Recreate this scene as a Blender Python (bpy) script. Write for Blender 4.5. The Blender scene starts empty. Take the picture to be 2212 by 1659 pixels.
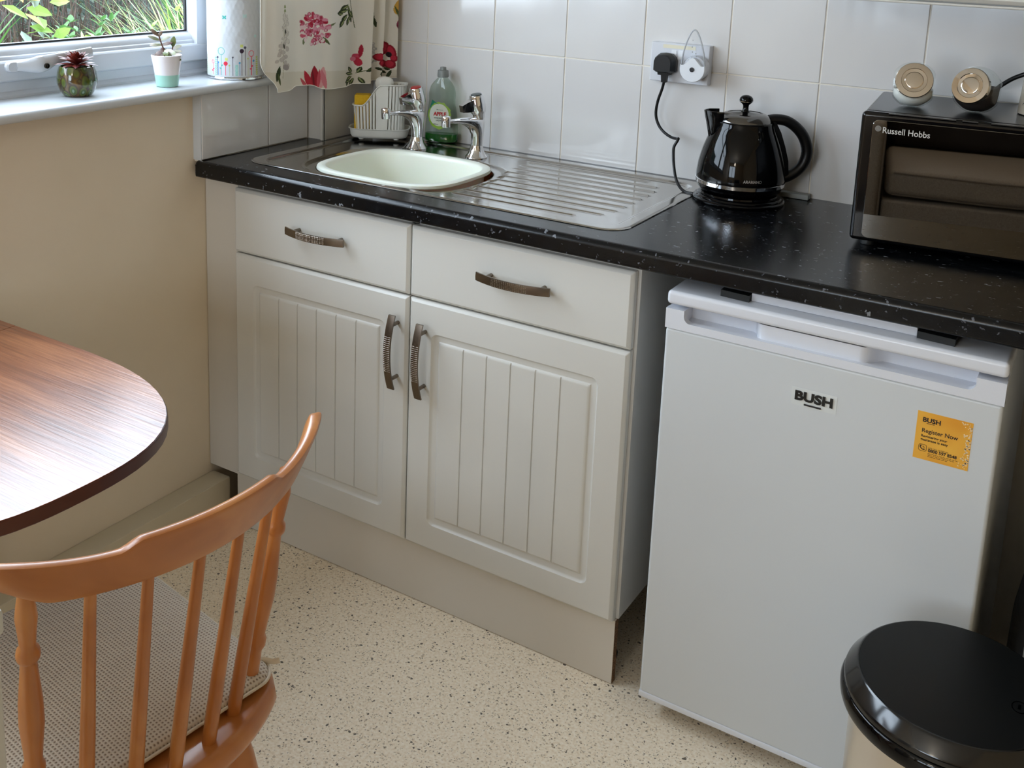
import bpy, bmesh, math, random
from math import sin, cos, pi, radians, sqrt, hypot, atan2
from mathutils import Vector, Matrix
random.seed(7)
S = bpy.context.scene
# ------------------------------------------------------------------ camera
cam = bpy.data.objects.new('camera', bpy.data.cameras.new('camera'))
S.collection.objects.link(cam)
YAW, PITCH, ROLL = 0.5571, -0.2013, 0.0339
fwd = Vector((-sin(YAW)*cos(PITCH), cos(YAW)*cos(PITCH), sin(PITCH)))
rt0 = Vector((cos(YAW), sin(YAW), 0)); up0 = rt0.cross(fwd)
rt = rt0*cos(ROLL) + up0*sin(ROLL); up = -rt0*sin(ROLL) + up0*cos(ROLL)
cam.matrix_world = Matrix(((rt.x, up.x, -fwd.x, 1.7223), (rt.y, up.y, -fwd.y, -1.7288), (rt.z, up.z, -fwd.z, 1.4558), (0, 0, 0, 1)))
cam.data.sensor_width = 36.0
cam.data.lens = 2307.35/2212*36
cam.data.shift_x = 82.86/2212
cam.data.shift_y = -512.70/2212
cam.data.clip_start = 0.02
S.camera = cam
# ------------------------------------------------------------------ sky, lights, exposure
W = bpy.data.worlds.new('sky'); S.world = W; W.use_nodes = True
bg = W.node_tree.nodes['Background']
bg.inputs[0].default_value = (0.755, 0.815, 1.0, 1); bg.inputs[1].default_value = 12.4
def area(name, loc, rot, sx, sy, power, col, portal=False):
    l = bpy.data.lights.new(name, 'AREA'); l.shape = 'RECTANGLE'; l.size = sx; l.size_y = sy
    l.energy = power; l.color = col
    o = bpy.data.objects.new(name, l); S.collection.objects.link(o); o.location = loc; o.rotation_euler = rot
    if portal: l.cycles.is_portal = True
    return o
area('window_portal', (-0.30, -0.85, 1.62), (0, radians(-90), 0), 1.0, 2.2, 10, (1, 1, 1), True)
area('patio_portal', (.70, -4.58, 1.55), (radians(-90), 0, pi), 1.4, 1.1, 10, (1, 1, 1), True)
pl_ = bpy.data.lights.new('fill_lamp', 'POINT'); pl_.energy = 19; pl_.color = (1.0, .88, .72); pl_.shadow_soft_size = .12  # warm fill light added behind the camera; no lamp is seen there
plo = bpy.data.objects.new('fill_lamp', pl_); S.collection.objects.link(plo); plo.location = (1.15, -3.3, 1.95)
V = S.view_settings
V.view_transform = 'Standard'; V.look = 'None'; V.exposure = -0.03; V.gamma = 1.0; V.use_curve_mapping = False
S.cycles.max_bounces = 10; S.cycles.diffuse_bounces = 5; S.cycles.glossy_bounces = 5; S.cycles.transmission_bounces = 8; S.cycles.transparent_max_bounces = 12
S.cycles.sample_clamp_indirect = 8.0; S.cycles.caustics_reflective = False; S.cycles.caustics_refractive = False
S.cycles.use_denoising = True
# ------------------------------------------------------------------ helpers
OFF = {}
def lin(c):
    return tuple((x/12.92 if x <= 0.04045 else ((x+0.055)/1.055)**2.4) for x in (c[0]/255, c[1]/255, c[2]/255)) + (1.0,)
def mat(name, rgb, rough=0.5, metal=0.0, **k):
    m = bpy.data.materials.new(name); m.use_nodes = True
    b = m.node_tree.nodes['Principled BSDF']
    b.inputs['Base Color'].default_value = lin(rgb); b.inputs['Roughness'].default_value = rough; b.inputs['Metallic'].default_value = metal
    for n, v in k.items(): b.inputs[{'ior': 'IOR', 'trans': 'Transmission Weight', 'coat': 'Coat Weight', 'crough': 'Coat Roughness', 'alpha': 'Alpha', 'sss': 'Subsurface Weight', 'sheen': 'Sheen Weight', 'spec': 'Specular IOR Level', 'aniso': 'Anisotropic'}[n]].default_value = v
    return m
def nt(m): return m.node_tree, m.node_tree.nodes['Principled BSDF']
def node(t, typ, **k):
    n = t.nodes.new(typ)
    for a, v in k.items():
        if isinstance(v, (int, float, tuple)) and a in n.inputs: n.inputs[a].default_value = v
        else: setattr(n, a, v)
    return n
def coords(t, scale=(1, 1, 1), rot=(0, 0, 0), kind='Object'):
    c = t.nodes.new('ShaderNodeTexCoord'); mp = t.nodes.new('ShaderNodeMapping')
    mp.inputs['Scale'].default_value = scale; mp.inputs['Rotation'].default_value = rot
    t.links.new(c.outputs[kind], mp.inputs['Vector']); return mp.outputs['Vector']
def ramp(t, fac, stops, interp='LINEAR'):
    r = t.nodes.new('ShaderNodeValToRGB'); r.color_ramp.interpolation = interp
    while len(r.color_ramp.elements) < len(stops): r.color_ramp.elements.new(0.5)
    for e, (p, c) in zip(r.color_ramp.elements, stops): e.position = p; e.color = c if len(c) == 4 else lin(c)
    t.links.new(fac, r.inputs['Fac']); return r.outputs['Color']
def bump(m, scale, strength, dist=0.002, typ='noise', detail=4, vscale=(1, 1, 1), rot=(0, 0, 0)):
    t, b = nt(m); v = coords(t, vscale, rot)
    if typ == 'noise': n = node(t, 'ShaderNodeTexNoise', Scale=scale, Detail=detail); o = n.outputs['Fac']
    else: n = node(t, 'ShaderNodeTexVoronoi', Scale=scale); o = n.outputs['Distance']
    t.links.new(v, n.inputs['Vector'])
    bp = node(t, 'ShaderNodeBump', Strength=strength, Distance=dist)
    t.links.new(o, bp.inputs['Height'])
    prev = b.inputs['Normal'].links[0].from_socket if b.inputs['Normal'].links else None
    if prev: t.links.new(prev, bp.inputs['Normal'])
    t.links.new(bp.outputs['Normal'], b.inputs['Normal']); return m
def tint(m, scale, c1, c2, lo=0.35, hi=0.65, detail=4, vscale=(1, 1, 1)):
    t, b = nt(m); v = coords(t, vscale)
    n = node(t, 'ShaderNodeTexNoise', Scale=scale, Detail=detail); t.links.new(v, n.inputs['Vector'])
    t.links.new(ramp(t, n.outputs['Fac'], [(lo, c1), (hi, c2)]), b.inputs['Base Color']); return m

class MB:
    """collects pieces of one mesh"""
    def __init__(s): s.v = []; s.f = []
    def add(s, vs, fs, M=None):
        k = len(s.v)
        s.v += [tuple(M @ Vector(p)) if M else tuple(p) for p in vs]
        s.f += [tuple(k+i for i in f) for f in fs]; return s
    def box(s, x0, y0, z0, x1, y1, z1, bev=0.0, seg=2, M=None):
        if bev <= 0:
            vs = [(x, y, z) for x in (x0, x1) for y in (y0, y1) for z in (z0, z1)]
            return s.add(vs, [(0, 1, 3, 2), (4, 6, 7, 5), (0, 4, 5, 1), (2, 3, 7, 6), (0, 2, 6, 4), (1, 5, 7, 3)], M)
        bm = bmesh.new(); bmesh.ops.create_cube(bm, size=1)
        for v in bm.verts: v.co = Vector(((x0+x1)/2+v.co.x*(x1-x0), (y0+y1)/2+v.co.y*(y1-y0), (z0+z1)/2+v.co.z*(z1-z0)))
        bmesh.ops.bevel(bm, geom=bm.edges[:], offset=min(bev, abs(x1-x0)*.49, abs(y1-y0)*.49, abs(z1-z0)*.49), segments=seg, affect='EDGES', profile=0.5)
        return s.frombm(bm, M)
    def frombm(s, bm, M=None):
        bm.verts.index_update()
        s.add([v.co for v in bm.verts], [[v.index for v in f.verts] for f in bm.faces], M); bm.free(); return s
    def lathe(s, prof, c=(0, 0, 0), n=32, M=None, sy=1.0, cap=True, a0=0.0):
        vs = []; fs = []
        for r, z in prof:
            for i in range(n):
                a = a0+2*pi*i/n; vs.append((c[0]+r*cos(a), c[1]+r*sin(a)*sy, c[2]+z))
        for j in range(len(prof)-1):
            for i in range(n): fs.append((j*n+i, j*n+(i+1) % n, (j+1)*n+(i+1) % n, (j+1)*n+i))
        if cap:
            if prof[0][0] > 1e-6: fs.append(tuple(range(n-1, -1, -1)))
            if prof[-1][0] > 1e-6: fs.append(tuple((len(prof)-1)*n+i for i in range(n)))
        return s.add(vs, fs, M)
    def loft(s, rings, closed=True, cap=True, M=None):
        n = len(rings[0]); vs = [p for r in rings for p in r]; fs = []
        for j in range(len(rings)-1):
            for i in range(n if closed else n-1): fs.append((j*n+i, j*n+(i+1) % n, (j+1)*n+(i+1) % n, (j+1)*n+i))
        if cap and closed: fs.append(tuple(range(n-1, -1, -1))); fs.append(tuple((len(rings)-1)*n+i for i in range(n)))
        return s.add(vs, fs, M)
    def tube(s, pts, rad, n=10, M=None, flat=1.0, cap=True, side=None):
        pts = [Vector(p) for p in pts]; rads = rad if isinstance(rad, (list, tuple)) else [rad]*len(pts)
        rings = []; prev = None
        for i, p in enumerate(pts):
            t = (pts[min(i+1, len(pts)-1)]-pts[max(i-1, 0)]).normalized()
            if prev is None:
                a = Vector(side) if side else (Vector((0, 0, 1)) if abs(t.z) < 0.9 else Vector((1, 0, 0)))
            else: a = prev
            u = (a-t*a.dot(t)).normalized(); prev = u; w = t.cross(u)
            rings.append([p+(u*cos(2*pi*k/n)+w*sin(2*pi*k/n)*flat)*rads[i] for k in range(n)])
        return s.loft(rings, True, cap, M)
    def prism(s, poly, axis, a, b, M=None):
        def mk(p, q):
            return {'x': (q, p[0], p[1]), 'y': (p[0], q, p[1]), 'z': (p[0], p[1], q)}[axis]
        n = len(poly); vs = [mk(p, a) for p in poly]+[mk(p, b) for p in poly]
        fs = [tuple(range(n)), tuple(range(2*n-1, n-1, -1))]+[(i, (i+1) % n, n+(i+1) % n, n+i) for i in range(n)]
        return s.add(vs, fs, M)
    def grid(s, nu, nv, fn, M=None, closeu=False):
        vs = [fn(i/(nu-1) if not closeu else i/nu, j/(nv-1)) for j in range(nv) for i in range(nu)]
        fs = []
        for j in range(nv-1):
            for i in range(nu if closeu else nu-1): fs.append((j*nu+i, j*nu+(i+1) % nu, (j+1)*nu+(i+1) % nu, (j+1)*nu+i))
        return s.add(vs, fs, M)
    def sphere(s, c, r, n=12, m=8, sz=1.0, M=None):
        return s.lathe([(max(r*sin(pi*j/m), 1e-7), -r*sz*cos(pi*j/m)) for j in range(m+1)], c, n, M)
def catmull(pts, k=8):
    P = [Vector(p) for p in pts]; P = [P[0]*2-P[1]]+P+[P[-1]*2-P[-2]]; out = []
    for i in range(1, len(P)-2):
        for j in range(k):
            t = j/k; a, b, c, d = P[i-1], P[i], P[i+1], P[i+2]
            out.append(0.5*((2*b)+(c-a)*t+(2*a-5*b+4*c-d)*t*t+(3*b-a-3*c+d)*t**3))
    out.append(P[-2]); return out
def rrect(x0, x1, y0, y1, r, n=5):
    out = []
    for cx, cy, a in ((x1-r, y1-r, 0), (x0+r, y1-r, pi/2), (x0+r, y0+r, pi), (x1-r, y0+r, 3*pi/2)):
        for i in range(n+1): out.append((cx+r*cos(a+pi/2*i/n), cy+r*sin(a+pi/2*i/n)))
    return out
def tag(o, label=None, cat=None, group=None, kind=None):
    if label: o['label'] = label
    if cat: o['category'] = cat
    if group: o['group'] = group
    if kind: o['kind'] = kind
    return o
def thing(name, label=None, cat=None, loc=(0, 0, 0), rotz=0.0, group=None, kind=None, world=True):
    """an Empty at the thing's base; with world=True its parts are written in room coordinates"""
    o = bpy.data.objects.new(name, None); S.collection.objects.link(o); o.location = loc; o.rotation_euler = (0, 0, rotz)
    o.empty_display_size = 0.05
    OFF[o.name] = Vector(loc) if world else Vector((0, 0, 0))
    return tag(o, label, cat, group, kind)
def obj(name, mb, m, parent=None, smooth=True, angle=35, **tags):
    me = bpy.data.meshes.new(name); me.from_pydata(mb.v, [], mb.f); me.materials.append(m)
    bm = bmesh.new(); bm.from_mesh(me); bmesh.ops.recalc_face_normals(bm, faces=bm.faces[:]); bm.to_mesh(me); bm.free()
    o = bpy.data.objects.new(name, me); S.collection.objects.link(o)
    if parent is not None:
        off = OFF[parent.name]; me.transform(Matrix.Translation(-off)); o.parent = parent; OFF[o.name] = off
    else: OFF[o.name] = Vector((0, 0, 0))
    if smooth:
        me.shade_smooth(); me.set_sharp_from_angle(angle=radians(angle))
        if len(mb.v) < 6000:
            w = o.modifiers.new('weighted', 'WEIGHTED_NORMAL'); w.keep_sharp = True
    return tag(o, **tags)
def retop(o):
    """moves a single-mesh thing's origin to its base centre"""
    vs = [v.co for v in o.data.vertices]
    c = Vector(((min(v.x for v in vs)+max(v.x for v in vs))/2, (min(v.y for v in vs)+max(v.y for v in vs))/2, min(v.z for v in vs)))
    o.data.transform(Matrix.Translation(-c)); o.location = c; OFF[o.name] = c; return o
def copy_tree(o, parent=None):
    c = o.copy(); S.collection.objects.link(c)
    if parent is not None: c.parent = parent
    for ch in list(o.children): copy_tree(ch, c)
    return c
_txt = {}
def text_mb(body, size, bold=0.0, width=None):
    """flat lettering in the local XY plane, baseline at y=0, starting at x=0"""
    key = (body, bold)
    if key not in _txt:
        cu = bpy.data.curves.new('t', 'FONT'); cu.body = body; cu.size = 1.0; cu.offset = bold; cu.resolution_u = 3
        o = bpy.data.objects.new('t', cu); S.collection.objects.link(o)
        me = bpy.data.meshes.new_from_object(o.evaluated_get(bpy.context.evaluated_depsgraph_get()))
        _txt[key] = ([v.co.copy() for v in me.vertices], [tuple(p.vertices) for p in me.polygons])
        bpy.data.objects.remove(o); bpy.data.meshes.remove(me)
    vs, fs = _txt[key]
    w = max(v.x for v in vs); sx = size if width is None else width/w
    return [(v.x*sx, v.y*size, 0) for v in vs], fs
def frame(o, xd, yd):
    xd = Vector(xd).normalized(); yd = Vector(yd).normalized(); zd = xd.cross(yd)
    return Matrix(((xd.x, yd.x, zd.x, o[0]), (xd.y, yd.y, zd.y, o[1]), (xd.z, yd.z, zd.z, o[2]), (0, 0, 0, 1)))
XZ = lambda x, y, z: frame((x, y, z), (1, 0, 0), (0, 0, 1))
# ------------------------------------------------------------------ materials
M = {}
M['cream'] = bump(tint(mat('cream_wall_paint', (214, 196, 160), 0.55), 2.5, (227, 213, 191), (235, 222, 202)), 7, 0.22, 0.012, detail=5)
M['white_wall'] = mat('beige_wall_paint', (232, 214, 184), 0.7)
M['ceiling'] = mat('ceiling_paint', (235, 233, 228), 0.8)
M['grout'] = bump(mat('grout', (228, 221, 208), 0.8), 400, 0.3, 0.001)
def tile_mat():
    m = mat('glazed_tile', (214, 214, 214), 0.13, coat=0.22, crough=0.05)
    tint(m, 3, (214, 213, 213), (219, 217, 215)); bump(m, 13, 0.30, 0.008, detail=2, vscale=(1, 1, .16)); bump(m, 900, 0.02, 0.0005)
    return m
M['tile'] = tile_mat()
M['upvc'] = mat('white_upvc', (208, 212, 218), 0.22)
M['sillpaint'] = bump(mat('sill_gloss_paint', (206, 211, 216), 0.25), 30, 0.08, 0.003)
M['skirt'] = bump(mat('skirting_paint', (205, 194, 170), 0.45), 60, 0.15, 0.003)
M['rubber'] = mat('black_gasket', (14, 18, 20), 0.5)
def glass_mat(name='clear_glass', rgb=(250, 255, 252), rough=0.0, tintmix=0.06):
    m = bpy.data.materials.new(name); m.use_nodes = True; t = m.node_tree; t.nodes.clear()
    o = t.nodes.new('ShaderNodeOutputMaterial'); tr = t.nodes.new('ShaderNodeBsdfTransparent'); gl = t.nodes.new('ShaderNodeBsdfGlossy')
    fr = t.nodes.new('ShaderNodeFresnel'); mx = t.nodes.new('ShaderNodeMixShader')
    tr.inputs[0].default_value = lin(rgb); gl.inputs['Roughness'].default_value = rough; fr.inputs[0].default_value = 1.45
    ge = t.nodes.new('ShaderNodeNewGeometry'); iv = node(t, 'ShaderNodeMath', operation='SUBTRACT'); iv.inputs[0].default_value = 1.0; t.links.new(ge.outputs['Backfacing'], iv.inputs[1])
    mu = node(t, 'ShaderNodeMath', operation='MULTIPLY'); t.links.new(fr.outputs[0], mu.inputs[0]); t.links.new(iv.outputs[0], mu.inputs[1]); t.links.new(mu.outputs[0], mx.inputs[0]); t.links.new(tr.outputs[0], mx.inputs[1]); t.links.new(gl.outputs[0], mx.inputs[2]); t.links.new(mx.outputs[0], o.inputs[0])
    return m
M['glass'] = glass_mat()
def floor_mat():
    m = mat('speckled_vinyl', (200, 184, 152), 0.42); t, b = nt(m); v = coords(t)
    d = node(t, 'ShaderNodeTexNoise', Scale=60.0, Detail=2.0); t.links.new(v, d.inputs['Vector'])
    mixv = node(t, 'ShaderNodeMix', data_type='RGBA'); mixv.inputs[0].default_value = 0.012
    t.links.new(v, mixv.inputs[6]); t.links.new(d.outputs['Color'], mixv.inputs[7])
    base = node(t, 'ShaderNodeTexNoise', Scale=180.0, Detail=3.0); t.links.new(v, base.inputs['Vector'])
    col = ramp(t, base.outputs['Fac'], [(0.35, (234, 216, 188)), (0.5, (245, 230, 206)), (0.68, (251, 240, 221))])
    def layer(col, scale, thr, soft, rgb, sel):
        vo = node(t, 'ShaderNodeTexVoronoi', Scale=scale, Randomness=1.0); t.links.new(mixv.outputs[2], vo.inputs['Vector'])
        sp = node(t, 'ShaderNodeSeparateColor'); t.links.new(vo.outputs['Color'], sp.inputs[0])
        a = node(t, 'ShaderNodeMath', operation='LESS_THAN'); a.inputs[1].default_value = thr; t.links.new(vo.outputs['Distance'], a.inputs[0])
        c = node(t, 'ShaderNodeMath', operation='LESS_THAN'); c.inputs[1].default_value = sel; t.links.new(sp.outputs[0], c.inputs[0])
        mu = node(t, 'ShaderNodeMath', operation='MULTIPLY'); t.links.new(a.outputs[0], mu.inputs[0]); t.links.new(c.outputs[0], mu.inputs[1])
        sc = node(t, 'ShaderNodeMath', operation='MULTIPLY'); t.links.new(mu.outputs[0], sc.inputs[0]); sc.inputs[1].default_value = soft
        mx = node(t, 'ShaderNodeMix', data_type='RGBA'); t.links.new(sc.outputs[0], mx.inputs[0]); t.links.new(col, mx.inputs[6]); mx.inputs[7].default_value = lin(rgb)
        return mx.outputs[2]
    col = layer(col, 250.0, 0.34, 0.6, (152, 130, 100), 0.30)
    col = layer(col, 165.0, 0.34, 0.6, (160, 140, 112), 0.20)
    col = layer(col, 150.0, 0.28, 0.8, (92, 78, 62), 0.14)
    col = layer(col, 92.0, 0.24, 0.95, (84, 76, 68), 0.13)
    t.links.new(col, b.inputs['Base Color']); bump(m, 260, 0.12, 0.001); return m
M['floor'] = floor_mat()
# ------------------------------------------------------------------ room shell
fl = obj('floor', MB().box(-0.36, -4.8, -0.1, 3.5, 0.76, 0.0), M['floor'], smooth=False, kind='structure')
obj('ceiling', MB().box(-0.36, -4.8, 2.4, 3.5, 0.76, 2.5), M['ceiling'], smooth=False, kind='structure')
WY0, WY1, WZ0, WZ1 = -1.95, 0.40, 1.065, 2.12   # window opening
wl = MB()
wl.box(-0.36, -4.8, 0, -0.11, WY0, 2.4); wl.box(-0.36, WY0, 0, -0.11, WY1, WZ0); wl.box(-0.36, WY0, WZ1, -0.11, WY1, 2.4); wl.box(-0.36, WY1, 0, -0.11, 0.5668, 2.4)
wall_left = obj('wall_left', wl, M['cream'], smooth=False, kind='structure')
wall_back = obj('wall_back', MB().box(-0.36, 0.5668, 0, 3.5, 0.76, 2.4), M['grout'], smooth=False, kind='structure')
obj('wall_right', MB().box(3.3, -4.8, 0, 3.5, 0.5668, 2.4), M['white_wall'], smooth=False, kind='structure')
wr = MB(); wr.box(-0.11, -4.8, 0, 0.0, -4.6, 2.4).box(1.4, -4.8, 0, 3.3, -4.6, 2.4).box(0.0, -4.8, 2.1, 1.4, -4.6, 2.4).box(0.0, -4.8, 0, 1.4, -4.6, 1.0)
obj('wall_rear', wr, M['white_wall'], smooth=False, kind='structure')
# tiles on the back wall: one mesh for the whole tiles, shared
def tile_mesh(w, h, t=0.0065):
    return MB().box(-w/2, -t, -h/2, w/2, 0, h/2, 0.0016, 3)
TX, TW, TZ = 0.141, 0.202, 1.158
first = None
for r in range(4):
    z0 = 0.9055 if r == 0 else TZ+(r-1)*0.252; z1 = TZ+r*0.252
    for k in range(-1, 12):
        x0 = TX+k*TW
        if first is None or r == 0 and k == -1:
            first = obj('tile', tile_mesh(TW-0.0028, 0.252-0.0028), M['tile'], wall_back); t = first
        else:
            t = first.copy(); S.collection.objects.link(t); t.parent = wall_back
        t.location = (x0+TW/2, 0.5715, (z1-0.126)); OFF[t.name] = Vector((0, 0, 0))
        t.rotation_euler = (random.uniform(-.0022, .0022), 0, random.uniform(-.003, .003))
# tiles under the sill beside the sink (proud of the painted wall)
obj('tile_backing', MB().box(-0.11, -0.012, 0.905, -0.0895, 0.41, 1.066), M['grout'], wall_left, smooth=False)
for y0, y1 in ((-0.0135, 0.206), (0.2085, 0.352)):
    obj('tile', MB().box(-0.0895, y0, 0.911, -0.083, y1, 1.064, 0.0016, 3), M['tile'], wall_left)
obj('tile_edge', MB().box(-0.110, -0.0165, 0.909, -0.085, -0.0125, 1.066, 0.001), M['sillpaint'], wall_left)
# boxed-in pipe in the corner
tb = MB().box(-0.0895, 0.3575, 0.906, -0.033, 0.5645, 2.36, 0.002); obj('trim_1', tb, mat('pipe_box_panel', (196, 192, 184), 0.3), kind='structure')
obj('trim_2', MB().box(-0.040, 0.3515, 0.907, -0.0285, 0.3575, 2.36, 0.0015).box(-0.0330, 0.3515, 0.907, -0.0285, 0.362, 2.36, 0.0015), mat('pipe_box_corner', (200, 196, 186), 0.3), kind='structure')
# skirting box along the window wall
obj('baseboard_left', MB().box(-0.11, -4.6, 0.0, -0.052, 0.030, 0.104, 0.003), M['skirt'], kind='structure')
# ------------------------------------------------------------------ window
win = thing('window_1', loc=(-0.22, -0.8, 1.087), kind='structure')
# sill board with a rounded nose
prof = [(-0.30, 1.066), (-0.066, 1.066)]+[(-0.066+0.0105*cos(a), 1.0765+0.0105*sin(a)) for a in [radians(d) for d in range(-75, 91, 15)]]+[(-0.30, 1.087)]
obj('window_sill', MB().prism(prof, 'y', WY0+0.0, 0.35), M['sillpaint'], win)
def bar_y(prof, y0, y1): return MB().prism(prof, 'y', y0, y1)
# outer frame (fixed) then sash with glazing bead: section in (x, z)
fixed = [(-0.30, 1.087), (-0.208, 1.087), (-0.208, 1.092), (-0.214, 1.097), (-0.222, 1.099), (-0.222, 1.118), (-0.226, 1.122), (-0.30, 1.122)]
sash = [(-0.29, 1.120), (-0.214, 1.120), (-0.211, 1.123), (-0.211, 1.158), (-0.214, 1.161), (-0.226, 1.163), (-0.226, 1.169), (-0.230, 1.171), (-0.232, 1.178), (-0.238, 1.184), (-0.250, 1.189), (-0.29, 1.189)]
fr = MB(); fr.prism(fixed, 'y', WY0, WY1)
fr.box(-0.30, WY0, 2.05, -0.214, WY1, WZ1, 0.003); fr.box(-0.30, WY0, 1.087, -0.214, WY0+0.07, WZ1, 0.003); fr.box(-0.30, 0.335, 1.087, -0.214, WY1, WZ1, 0.003)
fr.box(-0.30, 0.145, 1.10, -0.216, 0.205, 2.06, 0.003); fr.box(-0.30, -1.02, 1.10, -0.216, -0.95, 2.06, 0.003)
obj('window_frame', fr, M['upvc'], win)
def sash_unit(y0, y1, name='sash'):
    mb = MB().prism(sash, 'y', y0, y1)
    for a, b in ((y0, y0+0.055), (y1-0.046, y1)):
        mb.box(-0.2575, a, 1.12, -0.213, b, 2.055, 0.004)
    mb.box(-0.29, y0, 1.985, -0.213, y1, 2.055, 0.004)
    s = obj(name, mb, M['upvc'], win)
    g = MB().box(-0.262, y0+0.052, 1.186, -0.258, y1-0.043, 1.99); obj('glass_pane', g, M['glass'], s, smooth=False)
    k = MB().box(-0.2545, y0+0.05, 1.1885, -0.2495, y1-0.043, 1.1925).box(-0.2545, y1-0.050, 1.19, -0.2485, y1-0.044, 1.985).box(-0.2545, y0+0.053, 1.19, -0.2485, y0+0.058, 1.985)
    obj('gasket', k, M['rubber'], s, smooth=False); return s
sash_unit(-0.95, 0.145); sash_unit(-1.88, -1.02); 
s2 = sash_unit(0.205, 0.335)
# window handle: rose, lever, key barrel, key
hx = -0.211
hd = obj('window_handle', MB().loft([[(hx+d, y, z) for (y, z) in [(yy*k+(-0.385)*(1-k), zz*k+1.151*(1-k)) for yy, zz in rrect(-0.422, -0.350, 1.1405, 1.1615, 0.010)]] for d, k in ((0, 1), (0.008, 1), (0.011, 0.92))]), M['upvc'], win)
lev = catmull([(hx+0.010, -0.400, 1.151), (hx+0.018, -0.378, 1.152), (hx+0.026, -0.350, 1.155), (hx+0.030, -0.32, 1.163), (hx+0.033, -0.28, 1.168), (hx+0.036, -0.238, 1.172)], 6)
obj('lever', MB().tube(lev, [0.0095+0.0080*math.exp(-((i-11)/5.5)**2)+0.0005*(i/len(lev)) for i in range(len(lev))], 12, flat=0.55), M['upvc'], hd)
obj('lock_barrel', MB().lathe([(0.0055, 0), (0.0055, 0.004), (0.0038, 0.0045), (0.0036, 0.002), (0.0001, 0.002)], (0, 0, 0), 16, frame((hx+0.036, -0.350, 1.151), (0, 1, 0), (0, 0, 1))), mat('lock_steel', (60, 55, 50), 0.3, 0.8), hd)
obj('key', MB().box(-0.0012, -0.001, 0.0, 0.0012, 0.001, 0.022, 0.0004, 1, frame((hx+0.040, -0.350, 1.151), (0.3, 0, 0.95), (0.2, 0.95, -0.2))), mat('key_steel', (90, 84, 80), 0.35, 0.9), hd)
# second window behind the camera, in the rear wall
w2 = thing('window_2', loc=(0.70, -4.6, 1.0), kind='structure')
mb = MB()
for x0, x1 in ((0.0, 0.07), (0.67, 0.73), (1.33, 1.4)): mb.box(x0, -4.72, 1.0, x1, -4.65, 2.1, 0.004)
mb.box(0.0, -4.72, 1.0, 1.4, -4.65, 1.07, 0.004).box(0.0, -4.72, 2.03, 1.4, -4.65, 2.1, 0.004)
obj('window_frame', mb, M['upvc'], w2)
obj('glass_pane', MB().box(0.05, -4.687, 1.05, 1.35, -4.683, 2.05), M['glass'], w2, smooth=False)
# ------------------------------------------------------------------ base cabinet
M['door'] = bump(mat('cream_white_foil_door', (209, 208, 203), 0.36), 500, 0.02, 0.0004)
M['carcass'] = mat('white_melamine', (202, 201, 198), 0.4)
M['plinth'] = mat('plinth_board', (204, 198, 188), 0.45)
M['nickel'] = bump(mat('brushed_nickel', (128, 117, 106), 0.27, 1.0), 300, 0.15, 0.0005, vscale=(0.2, 1, 6))
M['chip'] = tint(mat('chipboard_edge', (110, 78, 52), 0.9), 300, (60, 40, 26), (140, 104, 72))
cab = thing('sink_cabinet', 'white double sink cabinet with two grooved doors and two drawer fronts below the worktop', 'cabinet', (0.5, 0.3, 0))
c = MB()
c.box(-0.003, 0.0205, 0.1415, 0.015, 0.548, 0.868, 0.001).box(0.985, 0.0205, 0.1415, 1.0035, 0.548, 0.868, 0.001)
c.box(0.015, 0.0215, 0.1415, 0.985, 0.548, 0.159).box(0.015, 0.530, 0.159, 0.985, 0.548, 0.868).box(0.4885, 0.0215, 0.159, 0.5085, 0.40, 0.868)
c.box(0.015, 0.0215, 0.69, 0.985, 0.04, 0.712).box(0.015, 0.0215, 0.85, 0.985, 0.04, 0.868)
obj('carcass', c, M['carcass'], cab)
obj('plinth', MB().box(-0.010, 0.0125, 0.0015, 1.0, 0.0285, 0.1405, 0.0008), M['plinth'], cab)
obj('plinth_edge', MB().box(1.0, 0.0135, 0.002, 1.0008, 0.0275, 0.140), M['chip'], cab, label='raw brown chipboard end of plinth')
obj('filler_panel', MB().box(-0.1085, 0.0185, 0.1275, -0.0035, 0.0345, 0.8695, 0.0008), M['plinth'], cab)
for fx, fy in ((0.95, 0.09), (0.05, 0.09), (0.95, 0.48), (0.05, 0.48)):
    obj('foot', MB().lathe([(0.026, 0), (0.026, 0.008), (0.014, 0.014), (0.014, 0.12), (0.028, 0.128), (0.028, 0.1412)], (fx, fy, 0), 16), M['rubber'], cab)
def rring(x0, x1, z0, z1, r, y, n=6):
    return [(px, y, pz) for px, pz in rrect(x0, x1, z0, z1, max(r, 1e-5), n)]
def slab_rings(x0, x1, z0, z1):
    E = [(0, 0.0185, .002), (0, 0.0070, .002), (0.0012, 0.0055, .002), (0.0016, 0.0045, .002), (0.0062, 0.0006, .002), (0.0072, 0.0, .002)]
    return [rring(x0+i, x1-i, z0+i, z1-i, r, y) for i, y, r in E]
def drawer(x0, x1, z0, z1):
    return MB().loft(slab_rings(x0, x1, z0, z1))
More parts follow.
